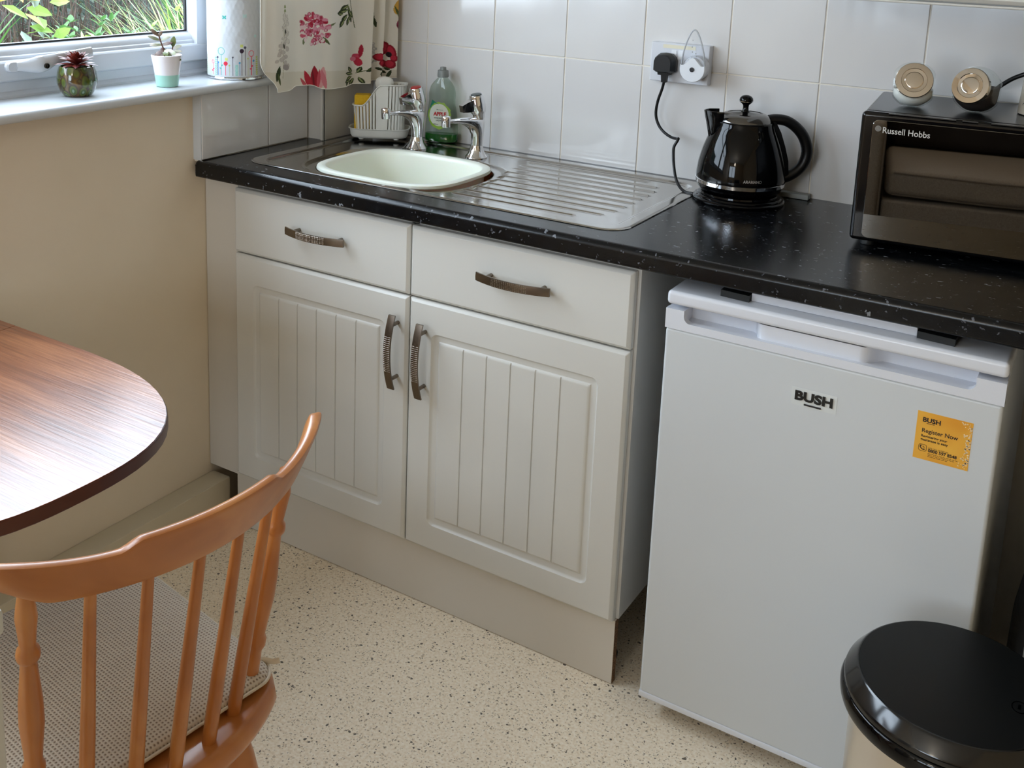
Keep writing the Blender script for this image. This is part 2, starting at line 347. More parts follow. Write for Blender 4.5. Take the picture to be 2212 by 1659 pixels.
def door(x0, x1, z0, z1):
    R = slab_rings(x0, x1, z0, z1)
    for i, y, r in ((.0580, 0.0, .016), (.0588, .0007, .0155), (.0608, .0036, .0135), (.0640, .0052, .0105), (.0740, .0054, .0008)):
        R.append(rring(x0+i, x1-i, z0+i+.003, z1-i-.008, r, y))
    mb = MB().loft(R, cap=False)
    mb.f.append(tuple(range(27, -1, -1)))
    a0, a1, b0, b1 = x0+.074, x1-.074, z0+.077, z1-.082
    pr = [(a0, .0054), (a0+.0018, .0042), (a0+.0020, .0036), (a0+.0070, .0004)]
    n = 6; w = (a1-a0-.014)/n
    for k in range(1, n):
        g = a0+.007+k*w; pr += [(g-.0017, .0004), (g-.0006, .0028), (g+.0006, .0028), (g+.0017, .0004)]
    pr += [(a1-.0070, .0004), (a1-.0020, .0036), (a1-.0018, .0042), (a1, .0054)]
    Z = [(b0, 1.0), (b0+.0018, .76), (b0+.0070, 0.0), (b1-.0070, 0.0), (b1-.0020, .64), (b1-.0018, .76), (b1, 1.0)]
    nu = len(pr); vs = []; fs = []
    for z, k in Z:
        for px, py in pr: vs.append((px, max(py, .0054*k if k else py), z))
    for j in range(len(Z)-1):
        for i in range(nu-1): fs.append((j*nu+i, j*nu+i+1, (j+1)*nu+i+1, (j+1)*nu+i))
    return mb.add(vs, fs)
def handle(parent, c, vertical):
    """bow handle centred at c on the door face y=0"""
    L = 0.164; n = 25; h = 0.0085
    if vertical: P = lambda s, d, w: (c[0]+w, -d, c[1]+s)
    else: P = lambda s, d, w: (c[0]+s, -d, c[1]+w)
    f = lambda t: 0.0215+0.0165*(1-(2*t-1)**2)
    rings = []
    for i in range(n):
        t = i/(n-1); s = (t-.5)*L; d = f(t)
        rings.append([P(s, d+.002, -h), P(s, d+.0028, 0), P(s, d+.002, h), P(s, d-.0018, h*.97), P(s, d-.0018, -h*.97)])
    hd = obj('handle', MB().loft(rings), M['nickel'], parent, angle=40)
    for s in (-.060, .060):
        d = f(s/L+.5); obj('post', MB().tube([P(s, 0.0, 0), P(s, d, 0)], 0.0042, 12), M['nickel'], hd)
    dt = MB()
    for i in range(-9, 10):
        for j in range(-2, 3):
            s = i*.0042; w = j*.0031; d = f(s/L+.5)+.0022
            q = .00105
            dt.add([P(s-q, d, w-q), P(s+q, d, w-q), P(s+q, d, w+q), P(s-q, d, w+q), P(s-q*.5, d+.0009, w-q*.5), P(s+q*.5, d+.0009, w-q*.5), P(s+q*.5, d+.0009, w+q*.5), P(s-q*.5, d+.0009, w+q*.5)],
                   [(4, 5, 6, 7), (0, 1, 5, 4), (1, 2, 6, 5), (2, 3, 7, 6), (3, 0, 4, 7)])
    obj('grip_dots', dt, mat('nickel_dots', (190, 178, 165), 0.3, 1.0), hd, smooth=False, kind='stuff')
zt, zd = 0.8555, 0.1405
for k in range(2):
    a, b = k*0.5, k*0.5+0.497
    dr = obj('drawer', drawer(a, b, 0.7040, zt), M['door'], cab); handle(dr, ((0.2600, 0.7565)[k], (0.7915, 0.789)[k]), False)
    dd = obj('door', door(a, b, zd, 0.7005), M['door'], cab); handle(dd, ((0.4730, 0.5435)[k], (0.5790, 0.5750)[k]), True)
# ------------------------------------------------------------------ worktop
def worktop_mat():
    m = mat('black_speckled_laminate', (16, 17, 20), 0.22, spec=.36); t, b = nt(m); v = coords(t)
    vs = coords(t, (1, 1.6, 1), (0, 0, 0.5))
    nz = node(t, 'ShaderNodeTexNoise', Scale=70.0, Detail=3.0); t.links.new(v, nz.inputs['Vector'])
    mixv = node(t, 'ShaderNodeMix', data_type='RGBA'); mixv.inputs[0].default_value = 0.03; t.links.new(vs, mixv.inputs[6]); t.links.new(nz.outputs['Color'], mixv.inputs[7])
    b0 = node(t, 'ShaderNodeTexNoise', Scale=45.0, Detail=6.0, Roughness=0.7); t.links.new(v, b0.inputs['Vector'])
    col = ramp(t, b0.outputs['Fac'], [(0.42, (5, 6, 8)), (0.60, (12, 14, 17)), (0.76, (34, 37, 41))])
    for sc, th, sel, rgb in ((38.0, 0.16, 0.22, (120, 124, 130)), (85.0, 0.22, 0.16, (92, 94, 100)), (150.0, 0.3, 0.10, (70, 72, 78))):
        vo = node(t, 'ShaderNodeTexVoronoi', Scale=sc, Randomness=1.0); t.links.new(mixv.outputs[2], vo.inputs['Vector'])
        sp = node(t, 'ShaderNodeSeparateColor'); t.links.new(vo.outputs['Color'], sp.inputs[0])
        a = node(t, 'ShaderNodeMath', operation='LESS_THAN'); a.inputs[1].default_value = th; t.links.new(vo.outputs['Distance'], a.inputs[0])
        c = node(t, 'ShaderNodeMath', operation='LESS_THAN'); c.inputs[1].default_value = sel; t.links.new(sp.outputs[1], c.inputs[0])
        mu = node(t, 'ShaderNodeMath', operation='MULTIPLY'); t.links.new(a.outputs[0], mu.inputs[0]); t.links.new(c.outputs[0], mu.inputs[1])
        mx = node(t, 'ShaderNodeMix', data_type='RGBA'); t.links.new(mu.outputs[0], mx.inputs[0]); t.links.new(col, mx.inputs[6]); mx.inputs[7].default_value = lin(rgb); col = mx.outputs[2]
    t.links.new(col, b.inputs['Base Color']); bump(m, 380, 0.10, 0.0008, detail=2); return m
M['worktop'] = worktop_mat()
WZ = 0.909; wt = MB()
def nose(x0, x1, yb):
    pr = [(yb, WZ)]+[(-0.0135-0.0125*sin(a), WZ-0.0125+0.0125*cos(a)) for a in [radians(d) for d in range(0, 91, 10)]]
    pr += [(-0.026+0.0055*(1-cos(a)), 0.8765-0.0055*sin(a)) for a in [radians(d) for d in range(0, 91, 15)]]+[(yb, 0.871)]
    wt.prism(pr, 'x', x0, x1)
nose(-0.094, 2.25, 0.068)
wt.box(-0.0835, 0.068, 0.871, 0.010, 0.563, WZ).box(0.915, 0.068, 0.871, 2.25, 0.565, WZ).box(0.010, 0.515, 0.871, 0.915, 0.565, WZ)
w_ = obj('worktop', wt, M['worktop'], label='long black speckled laminate worktop with rounded front edge under the sink and microwave', cat='worktop')
# chipped raw end of the worktop by the window wall
tg = MB(); random.seed(3)
for i in range(26):
    y = random.uniform(-.024, -.012); z = random.uniform(.873, .905); r = random.uniform(.0015, .004)
    tg.sphere((-0.0945+random.uniform(-.001, .001), y, z), r, 6, 4)
obj('chipped_end', tg, mat('chipped_filler', (120, 104, 88), 0.9), w_, smooth=False, kind='stuff')
# unseen panel under the worktop, set close to darken the gap beside the fridge
obj('gap_shade_panel', MB().box(1.945, 0.0, 0.001, 1.963, 0.55, 0.8695, 0.001), M['carcass'], label='unseen white panel under the worktop right of the black bag, set close to darken the gap', cat='panel')
# ------------------------------------------------------------------ sink
M['steel'] = mat('stainless_steel', (186, 183, 178), 0.13, 1.0)
sx0, sx1, sy0, sy1 = -0.015, 0.946, 0.045, 0.541
def ss(x): x = max(0., min(1., x)); return x*x*(3-2*x)
def rd(x, y, x0, x1, y0, y1, r):
    dx = abs(x-(x0+x1)/2)-(x1-x0)/2+r; dy = abs(y-(y0+y1)/2)-(y1-y0)/2+r
    return -(hypot(max(dx, 0), max(dy, 0))+min(max(dx, dy), 0)-r)
def se(x, y, cx, cy, a, b, p=3.2):
    k = (abs((x-cx)/a)**p+abs((y-cy)/b)**p)**(1/p); return (1-k)*min(a, b)
RX = [.820, .862, .873, .875, .875, .875, .875, .872, .860, .820]
def sink_z(x, y):
    d = rd(x, y, sx0, sx1, sy0, sy1, .052)
    z = WZ+0.0004+0.0024*ss(d/.004)
    z -= 0.0050*ss((rd(x, y, sx0+.028, sx1-.026, sy0+.019, sy1-.024, .045)-.001)/.010)
    z -= 0.0055*ss(se(x, y, .312, .237, .232, .180)/.016)
    e = se(x, y, .312, .237, .200, .158, 3.0)
    if e > 0: z -= 0.150*ss(e/.022)+.004*ss((e-.022)/.12)
    if x > .49:
        for i in range(10):
            dy = y-(.113+.041*i)
            if abs(dy) < .014:
                m = ss((x-.523+.003*i)/.012)*ss((RX[i]-x)/.010)
                z += 0.0030*m*math.exp(-(dy/.0036)**2)
    return z
NX, NY = 360, 300
def sk(u, v):
    x = sx0+u*(sx1-sx0); y = sy0+v*(sy1-sy0); r = .052
    cx = min(max(x, sx0+r), sx1-r); cy = min(max(y, sy0+r), sy1-r); d = hypot(x-cx, y-cy)
    if d > r: x, y = cx+(x-cx)*r/d, cy+(y-cy)*r/d
    return (x, y, sink_z(x, y))
sink = thing('kitchen_sink', 'stainless steel inset sink with ridged drainer in the black worktop', 'sink', (0.465, 0.29, WZ-0.16))
obj('basin_and_drainer', MB().grid(NX, NY, sk), M['steel'], sink, angle=80)
tu = [[(px, py, z) for px, py in rrect(sx0+i, sx1-i, sy0+i, sy1-i, .052-i, 10)] for i, z in ((.004, WZ+.0003), (0, WZ+.0004), (-.0004, WZ+.0010), (0.0010, WZ+.0019))]
obj('rim_edge', MB().loft(tu, cap=False), mat('polished_edge', (215, 213, 210), 0.12, 1.0), sink)
# overflow chain around the left tap's foot
ch = MB(); random.seed(2)
for pts in (catmull([(0.196, 0.412, 0.926), (0.186, 0.405, 0.912), (0.178, 0.396, 0.9072), (0.174, 0.388, 0.9010)], 6), catmull([(0.214, 0.414, 0.930), (0.227, 0.408, 0.918), (0.238, 0.398, 0.9080), (0.246, 0.388, 0.9010)], 6)):
    L = 0
    for a, b in zip(pts[:-1], pts[1:]): ch.sphere(a, 0.0014, 7, 5)
obj('plug_chain', ch, mat('chain_steel', (120, 118, 115), 0.3, 1.0), sink, kind='stuff')
# ------------------------------------------------------------------ washing-up basin
M['basin'] = mat('pale_green_plastic', (236, 237, 225), 0.32, sss=0.1)
def sering(cx, cy, a, b, z, p=3.0, n=72):
    o = []
    for i in range(n):
        t = 2*pi*i/n; k = (abs(cos(t))**p+abs(sin(t))**p)**(-1/p); o.append((cx+a*k*cos(t), cy+b*k*sin(t), z))
    return o
bc = (.309, .2385)
R = [(.150, .125, .768), (.158, .133, .775), (.168, .143, .84), (.1735, .148, .900), (.1745, .149, .9035), (.1855, .160, .9035), (.1862, .1607, .9055), (.1850, .1595, .9105), (.180, .1545, .9125), (.1700, .1445, .9122), (.1660, .1405, .9085), (.1630, .1375, .90), (.158, .133, .84), (.150, .125, .778), (.120, .100, .7735), (.001, .001, .7735)]
bs = obj('washing_up_bowl', MB().loft([sering(*bc, a, b, z, 3.4) for a, b, z in R], cap=False), M['basin'], label='pale green rectangular plastic washing-up bowl sitting in the sink', cat='bowl', angle=50)
retop(bs)
# ------------------------------------------------------------------ taps
M['chrome'] = mat('chrome', (225, 226, 228), 0.05, 1.0)
def tap(base, captone, label):
    t = thing('pillar_tap', label, 'tap', base, rotz=radians(-22), group='chrome pillar taps behind the bowl', world=False)
    # local: spout runs along -y ; z from base
    obj('flange', MB().lathe([(.027, 0), (.0272, .002), (.0255, .004), (.019, .014), (.0165, .022), (.015, .03)], n=32), M['chrome'], t)
    # body: a column whose back runs straight up while its front sweeps out into the flat spout
    sec = [(.0140, .020, -.0140, .020, .0140), (.0140, .032, -.0135, .032, .0135), (.0150, .046, -.0130, .044, .0132), (.0165, .062, -.0150, .057, .0138), (.0180, .080, -.0205, .0675, .0148), (.0178, .0945, -.0285, .0755, .0150), (.0020, .0985, -.0375, .0812, .0142), (-.022, .1000, -.0490, .0862, .0128), (-.050, .1008, -.0640, .0892, .0115), (-.078, .1005, -.0800, .0903, .0106), (-.090, .0990, -.0905, .0915, .0096), (-.0925, .0970, -.0928, .0930, .0070)]
    rings = []
    for y1, z1, y2, z2, w in sec:
        a = Vector((0, y1, z1)); b = Vector((0, y2, z2)); m_ = (a+b)/2; h = (a-b)/2; ring = []
        for q in range(28):
            t_ = 2*pi*q/28; k = (abs(cos(t_))**2.5+abs(sin(t_))**2.5)**(-1/2.5); ring.append(m_+Vector((1, 0, 0))*w*k*cos(t_)+h*k*sin(t_))
        rings.append(ring)
    obj('body', MB().loft(rings), M['chrome'], t, angle=60)
    obj('nozzle', MB().lathe([(.0095, -.010), (.0105, -.009), (.0115, .004), (.0120, .012), (.0105, .0160), (.004, .0175), (.0001, .0176)], (0, -.093, .092), 24), M['chrome'], t)
    Mx = Matrix.Translation((0, .004, .100)) @ Matrix.Rotation(radians(11), 4, 'X') @ Matrix.Translation((0, -.0, -.100))
    hd = obj('head', MB().lathe([(.0125, .094), (.0140, .098), (.0150, .108), (.0190, .113), (.0200, .122), (.0196, .132), (.0178, .148), (.0168, .1545), (.0158, .156), (.0135, .1560)], (0, 0, 0), 28, Mx), M['chrome'], t, angle=50)
    obj('cap_disc', MB().lathe([(.0136, .1555), (.0130, .1575), (.0001, .1580)], (0, 0, 0), 24, Mx), captone, hd)
    wr = [[(-.0095, -.012, .118), (.0095, -.012, .118), (.0095, -.014, .148), (-.0095, -.014, .148)], [(-.009, -.034, .121), (.009, -.034, .121), (.009, -.034, .145), (-.009, -.034, .145)], [(-.0075, -.048, .124), (.0075, -.048, .124), (.0075, -.0485, .141), (-.0075, -.0485, .141)]]
    obj('lever', MB().loft(wr, M=Mx), M['chrome'], hd, angle=25)
    return t
tap((.200, .4425, WZ-.0019), mat('red_cap', (170, 22, 22), 0.3), 'chrome pillar tap with a red disc on its head, left behind the bowl')
tap((.3735, .4505, WZ-.0019), mat('dark_cap', (18, 40, 40), 0.3), 'chrome pillar tap with a dark disc on its head, right behind the bowl')
# ------------------------------------------------------------------ fridge
M['appl'] = bump(mat('white_enamel', (204, 208, 211), 0.32), 350, 0.03, 0.0004)
M['applplastic'] = mat('white_plastic', (217, 220, 228), 0.25)
M['ink'] = mat('black_print', (18, 16, 22), 0.4)
FX0, FX1, FY = 1.0745, 1.6165, -0.0290
fr_ = thing('fridge', 'white under-counter fridge with black badge letters and an orange sticker on its door', 'fridge', ((FX0+FX1)/2, 0.24, 0))
obj('body', MB().box(FX0+.001, 0.026, 0.036, FX1-.001, 0.52, 0.821, 0.004), M['appl'], fr_)
obj('lid', MB().box(FX0-.001, FY-.001, 0.8225, FX1+.001, 0.52, 0.8475, 0.007, 3), M['applplastic'], fr_)
obj('top_board', MB().box(1.212, 0.004, 0.8475, 1.480, 0.49, 0.8620, 0.002), M['applplastic'], fr_)
for a, b in ((1.160, 1.2115), (1.4805, 1.537)):
    obj('hinge_cover', MB().prism([(a, -.002), (b, -.006), (b, .040), (a, .040)], 'z', 0.8475, 0.8590), M['rubber'], fr_)
dr_ = obj('door', MB().box(FX0, FY, 0.047, FX1, 0.020, 0.7795, 0.006, 3), M['appl'], fr_)
obj('bottom_strip', MB().box(FX0-.0008, FY-.0015, 0.038, FX1+.0008, 0.020, 0.0505, 0.003, 2), M['applplastic'], dr_)
obj('seal', MB().box(FX0+.006, 0.0195, 0.05, FX1-.006, 0.0265, 0.80), mat('grey_seal', (88, 90, 96), 0.6), dr_)
# handle band: front plate notched for the grip, scooped wall behind
za, zb2, zn = 0.7795, 0.8155, 0.7935
pl = [(FX0-.0005, zb2), (FX0-.0005, za), (FX1+.0005, za), (FX1+.0005, zb2)]
nr = [(1.5755, zb2)]+[(1.5755-.012+.012*cos(a), zn+.012-.012*sin(a)) for a in [radians(d) for d in range(0, 91, 15)]]
nl = [(1.1075+.012-.012*sin(a), zn+.012-.012*cos(a)) for a in [radians(d) for d in range(0, 91, 15)]]+[(1.1075, zb2)]
band = MB(); band.prism(pl+nr+nl, 'y', FY-.0015, -0.0165)
band.box(FX0+.0005, -0.0165, za, 1.1075, 0.020, zb2).box(1.5755, -0.0165, za, FX1-.0005, 0.020, zb2)
bd = obj('handle_band', band, M['applplastic'], dr_, angle=30)
sc = MB(); n = 60
def scoop(u, v):
    x = 1.1075+u*(1.5755-1.1075); k = ss((x-1.222)/.016)*ss((1.436-x)/.030)
    yb = 0.012-0.0320*k
    if v < .5: return (x, -0.0165+(yb+.0165)*ss(v*2), za+.012+0.000*u)
    return (x, yb, za+.012+(v-.5)*2*(.8195-za-.012))
sc.grid(n, 13, scoop); sc.box(1.1075, 0.0125, za, 1.5755, 0.0195, .8195)
obj('grip_recess', sc, M['applplastic'], dr_, angle=60)
for a, b in ((FX0+.03, .01), (FX1-.06, .01), (FX0+.03, .44), (FX1-.06, .44)):
    obj('foot', MB().lathe([(.018, .0005), (.018, .010), (.010, .012), (.010, .037)], (a+.015, b+.03, 0), 16), M['rubber'], fr_)
def letters(name, body, x, y, z, size, m, parent, width=None, bold=0.0, ext=0.0, **k):
    vs, fs = text_mb(body, size, bold, width); mb = MB()
    mb.add(vs, fs, XZ(x, y, z))
    if ext:
        bm = bmesh.new(); me = bpy.data.meshes.new('t'); me.from_pydata(mb.v, [], mb.f); bm.from_mesh(me); bpy.data.meshes.remove(me)
        g = bmesh.ops.extrude_face_region(bm, geom=bm.faces[:]); bmesh.ops.translate(bm, vec=(0, ext, 0), verts=[e for e in g['geom'] if isinstance(e, bmesh.types.BMVert)])
        mb = MB().frombm(bm)
    return obj(name, mb, m, parent, smooth=False, **k)
bp_ = obj('badge_film', MB().box(1.303, FY-.0004, 0.698, 1.377, FY, 0.7285), mat('badge_film', (214, 218, 218), 0.15), dr_, smooth=False)
letters('badge_letters', 'BUSH', 1.3085, FY-.0022, 0.7085, 0.0215, mat('badge_black', (14, 15, 17), 0.25), dr_, 0.0625, 0.042, .0019, label='raised black letters BUSH with a bar under them')
obj('badge_bar', MB().box(1.325, FY-.0022, 0.7005, 1.353, FY-.0003, 0.7033, .0006), M['ink'], dr_)
# orange sticker
def sticker_mat():
    m = mat('sticker_orange', (226, 160, 44), 0.35); t, b = nt(m)
    v = coords(t); n_ = node(t, 'ShaderNodeTexNoise', Scale=20.0, Detail=1.0); t.links.new(v, n_.inputs['Vector'])
    t.links.new(ramp(t, n_.outputs['Fac'], [(.3, (222, 152, 40)), (.7, (236, 178, 66))]), b.inputs['Base Color']); return m
SX, SZ, SW = 1.4995, 0.6620, 0.0800
st = obj('sticker', MB().box(SX, FY-.0004, SZ, SX+SW, FY, SZ+.0790), sticker_mat(), fr_, smooth=False, label='square orange guarantee sticker with dark writing')
y_ = FY-.0007
def sl(body, fx, fz, size, width, bold=0.0): letters('lettering', body, SX+SW*fx, y_, SZ+.079*(1-fz), size, M['ink'], st, SW*width, bold)
sl('BUSH', .10, .205, .0105, .33, .03); sl('Register Now', .105, .425, .0098, .66, .012)
sl('Registering your', .105, .525, .0058, .48, .02); sl('guarantee is easy', .105, .600, .0058, .50, .02)
sl('JUST CALL US FREE ON', .265, .745, .0034, .36, .0); sl('0800 597 8548', .265, .815, .0074, .52, .03)
lb = MB(); lb.box(SX+SW*.18, y_, SZ+.079*.765, SX+SW*.325, y_+.0003, SZ+.079*.775)
for fz, w_1 in ((.855, .52), (.885, .48), (.915, .34)):
    q = .265
    while q < .265+w_1:
        L = random.uniform(.02, .06); lb.box(SX+SW*q, y_, SZ+.079*(1-fz), SX+SW*(q+L), y_+.0003, SZ+.079*(1-fz)+.0006); q += L+.012
obj('small_print', lb, M['ink'], st, smooth=False, kind='stuff')
ic = MB(); o_ = rrect(SX+SW*.085, SX+SW*.235, SZ+.079*.175, SZ+.079*.32, .003, 4); i_ = rrect(SX+SW*.085+.0006, SX+SW*.235-.0006, SZ+.079*.175+.0006, SZ+.079*.32-.0006, .0025, 4)
ic.loft([[(p[0], y_, p[1]) for p in o_], [(p[0], y_, p[1]) for p in i_]], cap=False)
cx_, cz_ = SX+SW*.16, SZ+.079*.25
ic.tube(catmull([(cx_-.003, y_, cz_+.0032), (cx_-.0034, y_, cz_+.0005), (cx_-.001, y_, cz_-.0022), (cx_+.0022, y_, cz_-.0032)], 4), .0007, 6, flat=.2)
for dx, dz in ((-.0026, .0030), (.0024, -.0024)): ic.box(cx_+dx-.0009, y_-.0001, cz_+dz-.0009, cx_+dx+.0009, y_+.0001, cz_+dz+.0009)
for r_ in (.0014, .0026): ic.tube([(cx_+r_*cos(a), y_, cz_+r_*sin(a)) for a in [radians(d) for d in range(0, 91, 18)]], .0003, 5, flat=.2)
obj('phone_icon', ic, M['ink'], st, smooth=False)
tr_ = MB(); random.seed(11)
for i in range(110):
    v_ = random.random(); u_ = 1-random.random()**1.6*(.10+.09*abs(v_-.5)*2)-.005; a = random.uniform(0, 6.28); r = random.uniform(.0009, .0019)
    x = SX+SW*u_; z = SZ+.002+.075*v_
    if x+r > SX+SW: x = SX+SW-r
    tr_.add([(x+r*cos(a+k*2.09), y_, z+r*sin(a+k*2.09)) for k in range(3)], [(0, 1, 2)])
obj('confetti_print', tr_, mat('cream_print', (246, 224, 180), 0.4), st, smooth=False, kind='stuff')
# ------------------------------------------------------------------ kettle
M['gloss_black'] = mat('gloss_black', (4, 4, 5), 0.05, spec=.27)
M['satin_black'] = mat('satin_black_plastic', (10, 10, 11), 0.38, spec=.35)
M['dark_chrome'] = mat('smoky_chrome', (120, 118, 116), 0.12, 1.0)
kt = thing('electric_kettle', 'glossy black electric kettle with a round lid knob on the worktop by the socket', 'kettle', (1.035, .445, WZ), radians(32), world=False)
obj('power_base', MB().lathe([(.094, .0005), (.0955, .003), (.0955, .006), (.093, .009), (.089, .0105), (.087, .0135), (.0845, .0150), (.0800, .0155), (.0795, .019), (.0001, .019)], n=56), M['gloss_black'], kt)
bodyp = [(.070, .0195), (.0760, .021), (.0835, .026), (.0885, .033), (.0905, .0385)]
obj('lower_body', MB().lathe(bodyp+[(.0912, .0400)], n=64, cap=True), M['gloss_black'], kt)
obj('chrome_band', MB().lathe([(.0905, .0395), (.0925, .0402), (.0930, .0475), (.0910, .0485)], n=64, cap=False), mat('bright_chrome', (220, 220, 222), 0.07, 1.0), kt)
up_ = [(.0912, .0482), (.0918, .052), (.0912, .062), (.0890, .080), (.0855, .096), (.0815, .110), (.0770, .124), (.0725, .136), (.0680, .147), (.0640, .156), (.0615, .163), (.0603, .1685), (.0590, .1715), (.057, .1722)]
kb = obj('upper_body', MB().lathe(up_, n=64, cap=True), M['gloss_black'], kt, angle=50)
obj('lid_ring', MB().lathe([(.0568, .1718), (.0560, .1745), (.0530, .1790), (.0480, .1838), (.0420, .1868), (.0360, .1880)], n=56, cap=False), M['dark_chrome'], kt, angle=60)
ld = obj('lid', MB().lathe([(.0362, .1878), (.0340, .1872), (.020, .1888), (.0085, .1905), (.0080, .1925), (.0001, .1925)], n=48, cap=False), M['gloss_black'], kt)
obj('knob', MB().lathe([(.0105, .1900), (.0065, .1930), (.0058, .2000), (.0064, .2050), (.0095, .2080), (.0135, .2110), (.0142, .2150), (.0132, .2195), (.0095, .2235), (.004, .2255), (.0001, .2258)], n=32), M['gloss_black'], ld, angle=70)
obj('knob_ring', MB().lathe([(.0139, .2118), (.0146, .2122), (.0146, .2130), (.0139, .2134)], n=32, cap=False), M['chrome'], ld)
# spout towards -x, handle towards +x
spr = []
for z, xt, hw in ((.118, -.072, .004), (.135, -.0735, .012), (.150, -.0765, .018), (.165, -.0800, .022), (.178, -.0835, .0245), (.1915, -.0865, .026)):
    bx = -.050 if z > .15 else -.060
    spr.append([(bx, -hw, z), ((bx+xt)/2-.003, -hw*.86, z), (xt+.004, -hw*.34, z), (xt, 0, z), (xt+.004, hw*.34, z), ((bx+xt)/2-.003, hw*.86, z), (bx, hw, z)])
sm = MB().loft(spr, closed=False, cap=False)
k0 = len(sm.v)
inn = [[(p[0]*.97-.0005, p[1]*.90, p[2]+ (0 if i < 5 else 0.0)) for p in r] for i, r in enumerate(spr)]
sm.loft(inn, closed=False, cap=False); sm.loft([spr[-1], inn[-1]], closed=False, cap=False)
obj('spout', sm, M['gloss_black'], kt, angle=60)
hp = catmull([(.050, 0, .1745), (.066, 0, .1765), (.088, 0, .1735), (.110, 0, .160), (.128, 0, .138), (.1365, 0, .110), (.131, 0, .083), (.115, 0, .064), (.095, 0, .0525), (.083, 0, .0520)], 6)
obj('handle', MB().tube(hp, [.0125-.002*abs(i/len(hp)-.5) for i in range(len(hp))], 18, flat=.95, side=(0, 1, 0)), M['satin_black'], kt, angle=70)
obj('handle_spine', MB().loft([[(x0, -w, z), (x1, -w*.8, z), (x1, w*.8, z), (x0, w, z)] for z, x0, x1, w in ((.172, .050, .0635, .013), (.150, .060, .0760, .013), (.12, .070, .0870, .014), (.09, .078, .0960, .014), (.055, .082, .1000, .012))]), M['satin_black'], kt, angle=50)
# maker's lettering wrapped on the body
vs, fs = text_mb('ARABIANO', .0085, .02, .038); mb = MB()
ang0 = atan2(-1, 0)+radians(-2)
def wrap(vs, r, a_mid, wid, z0):
    return [(r*cos(a_mid+(v[0]-wid/2)/r), r*sin(a_mid+(v[0]-wid/2)/r), z0+v[1]) for v in vs]
mb.add(wrap(vs, .0921, radians(-88), .038, .0575), fs)
obj('lettering', mb, mat('silver_print', (190, 190, 190), 0.3, 0.6), kb, smooth=False)
# ------------------------------------------------------------------ kettle cord with plug
cord = thing('kettle_plug', 'black three-pin plug and kettle cord in the left half of the wall socket', 'plug', (.817, .50, 1.12))
pf = [(px, pz) for px, pz in [(-.0245, -.018), (-.0245, .005), (-.021, .014), (-.013, .0215), (0, .023), (.013, .0215), (.021, .014), (.0245, .005), (.0245, -.018), (.017, -.0225), (-.017, -.0225)]]
rings = []
for y, k in ((.5440, .93), (.5300, 1.0), (.5250, 1.0), (.5200, .93), (.5110, .90), (.5060, .80)):
    rings.append([(.8175+px*k, y, 1.1745+pz*k) for px, pz in pf])
obj('plug_body', MB().loft(rings), M['satin_black'], cord, angle=40)
obj('cord_grip', MB().loft([[(.8185+x*w, .524+y_1*w, z) for x, y_1 in ((-1, -1), (1, -1), (1, 1), (-1, 1))] for z, w in ((1.156, .013), (1.148, .012), (1.1475, .0065), (1.131, .0055))]), M['satin_black'], cord)
cp = catmull([(.8183, .524, 1.133), (.814, .526, 1.115), (.804, .530, 1.085), (.7995, .535, 1.055), (.807, .535, 1.032), (.824, .528, 1.0175), (.848, .515, 1.010), (.868, .500, 1.0115), (.874, .492, 1.0135), (.8735, .488, 1.0085), (.868, .485, .995), (.869, .482, .978), (.876, .472, .955), (.888, .457, .933), (.905, .440, .918), (.925, .425, .9125), (.945, .418, .9135)], 6)
obj('cord', MB().tube(cp, .0033, 10), M['satin_black'], cord, angle=70)
# ------------------------------------------------------------------ socket, switches, strip and plug-in night light
M['socket'] = mat('socket_plastic', (214, 216, 222), 0.3)
so = thing('wall_socket', 'white double wall socket with two switches and a cream strip stuck across its top', 'socket', (.843, .564, 1.13))
obj('faceplate', MB().box(.7745, .5430, 1.1300, .9130, .5655, 1.2185, .0022, 3), M['socket'], so)
for x in (.8300, .8465):
    b = MB().loft([[(x-.0060, .5432, 1.1835), (x+.0060, .5432, 1.1835), (x+.0060, .5432, 1.2035), (x-.0060, .5432, 1.2035)], [(x-.0058, .5395, 1.1837), (x+.0058, .5395, 1.1837), (x+.0058, .5420, 1.2033), (x-.0058, .5420, 1.2033)]])
    obj('switch', b, mat('switch_plastic', (226, 228, 232), 0.25), so)
obj('label_strip', MB().box(.803, .5424, 1.2065, .8800, .5430, 1.2145), mat('yellowed_tape', (226, 220, 196), 0.5), so, smooth=False)
nl_ = thing('night_light', 'round white plug-in night light with a clear arch, right half of the wall socket', 'night light', (.889, .52, 1.14))
obj('adaptor', MB().lathe([(.026, 0), (.0275, .004), (.0275, .024), (.026, .0265)], (0, 0, 0), 40, frame((.8895, .5425, 1.1700), (1, 0, 0), (0, 0, 1)) @ Matrix.Scale(1, 4)), M['socket'], nl_)
disc = []
for k in range(48):
    a = 2*pi*k/48; x = .0295*cos(a); z = .0295*sin(a)
    if z > .006: z = .0165+.0090*cos(pi*x/.024)
    disc.append((x, z))
obj('front_disc', MB().loft([[(.8890+x*q, y, 1.1690+z*q) for x, z in disc] for y, q in ((.5160, .985), (.5080, 1.0), (.5055, .985), (.5045, .95))]), mat('night_light_white', (226, 229, 234), 0.3), nl_, angle=40)
obj('sensor', MB().lathe([(.0052, 0), (.0052, .0012), (.0040, .0014), (.0034, .0004), (.0001, .0004)], (0, 0, 0), 20, frame((.8890, .5040, 1.1680), (1, 0, 0), (0, 0, 1)) @ Matrix.Scale(1, 4)), M['ink'], nl_)
M['acrylic'] = glass_mat('clear_acrylic', (252, 253, 254), 0.03)
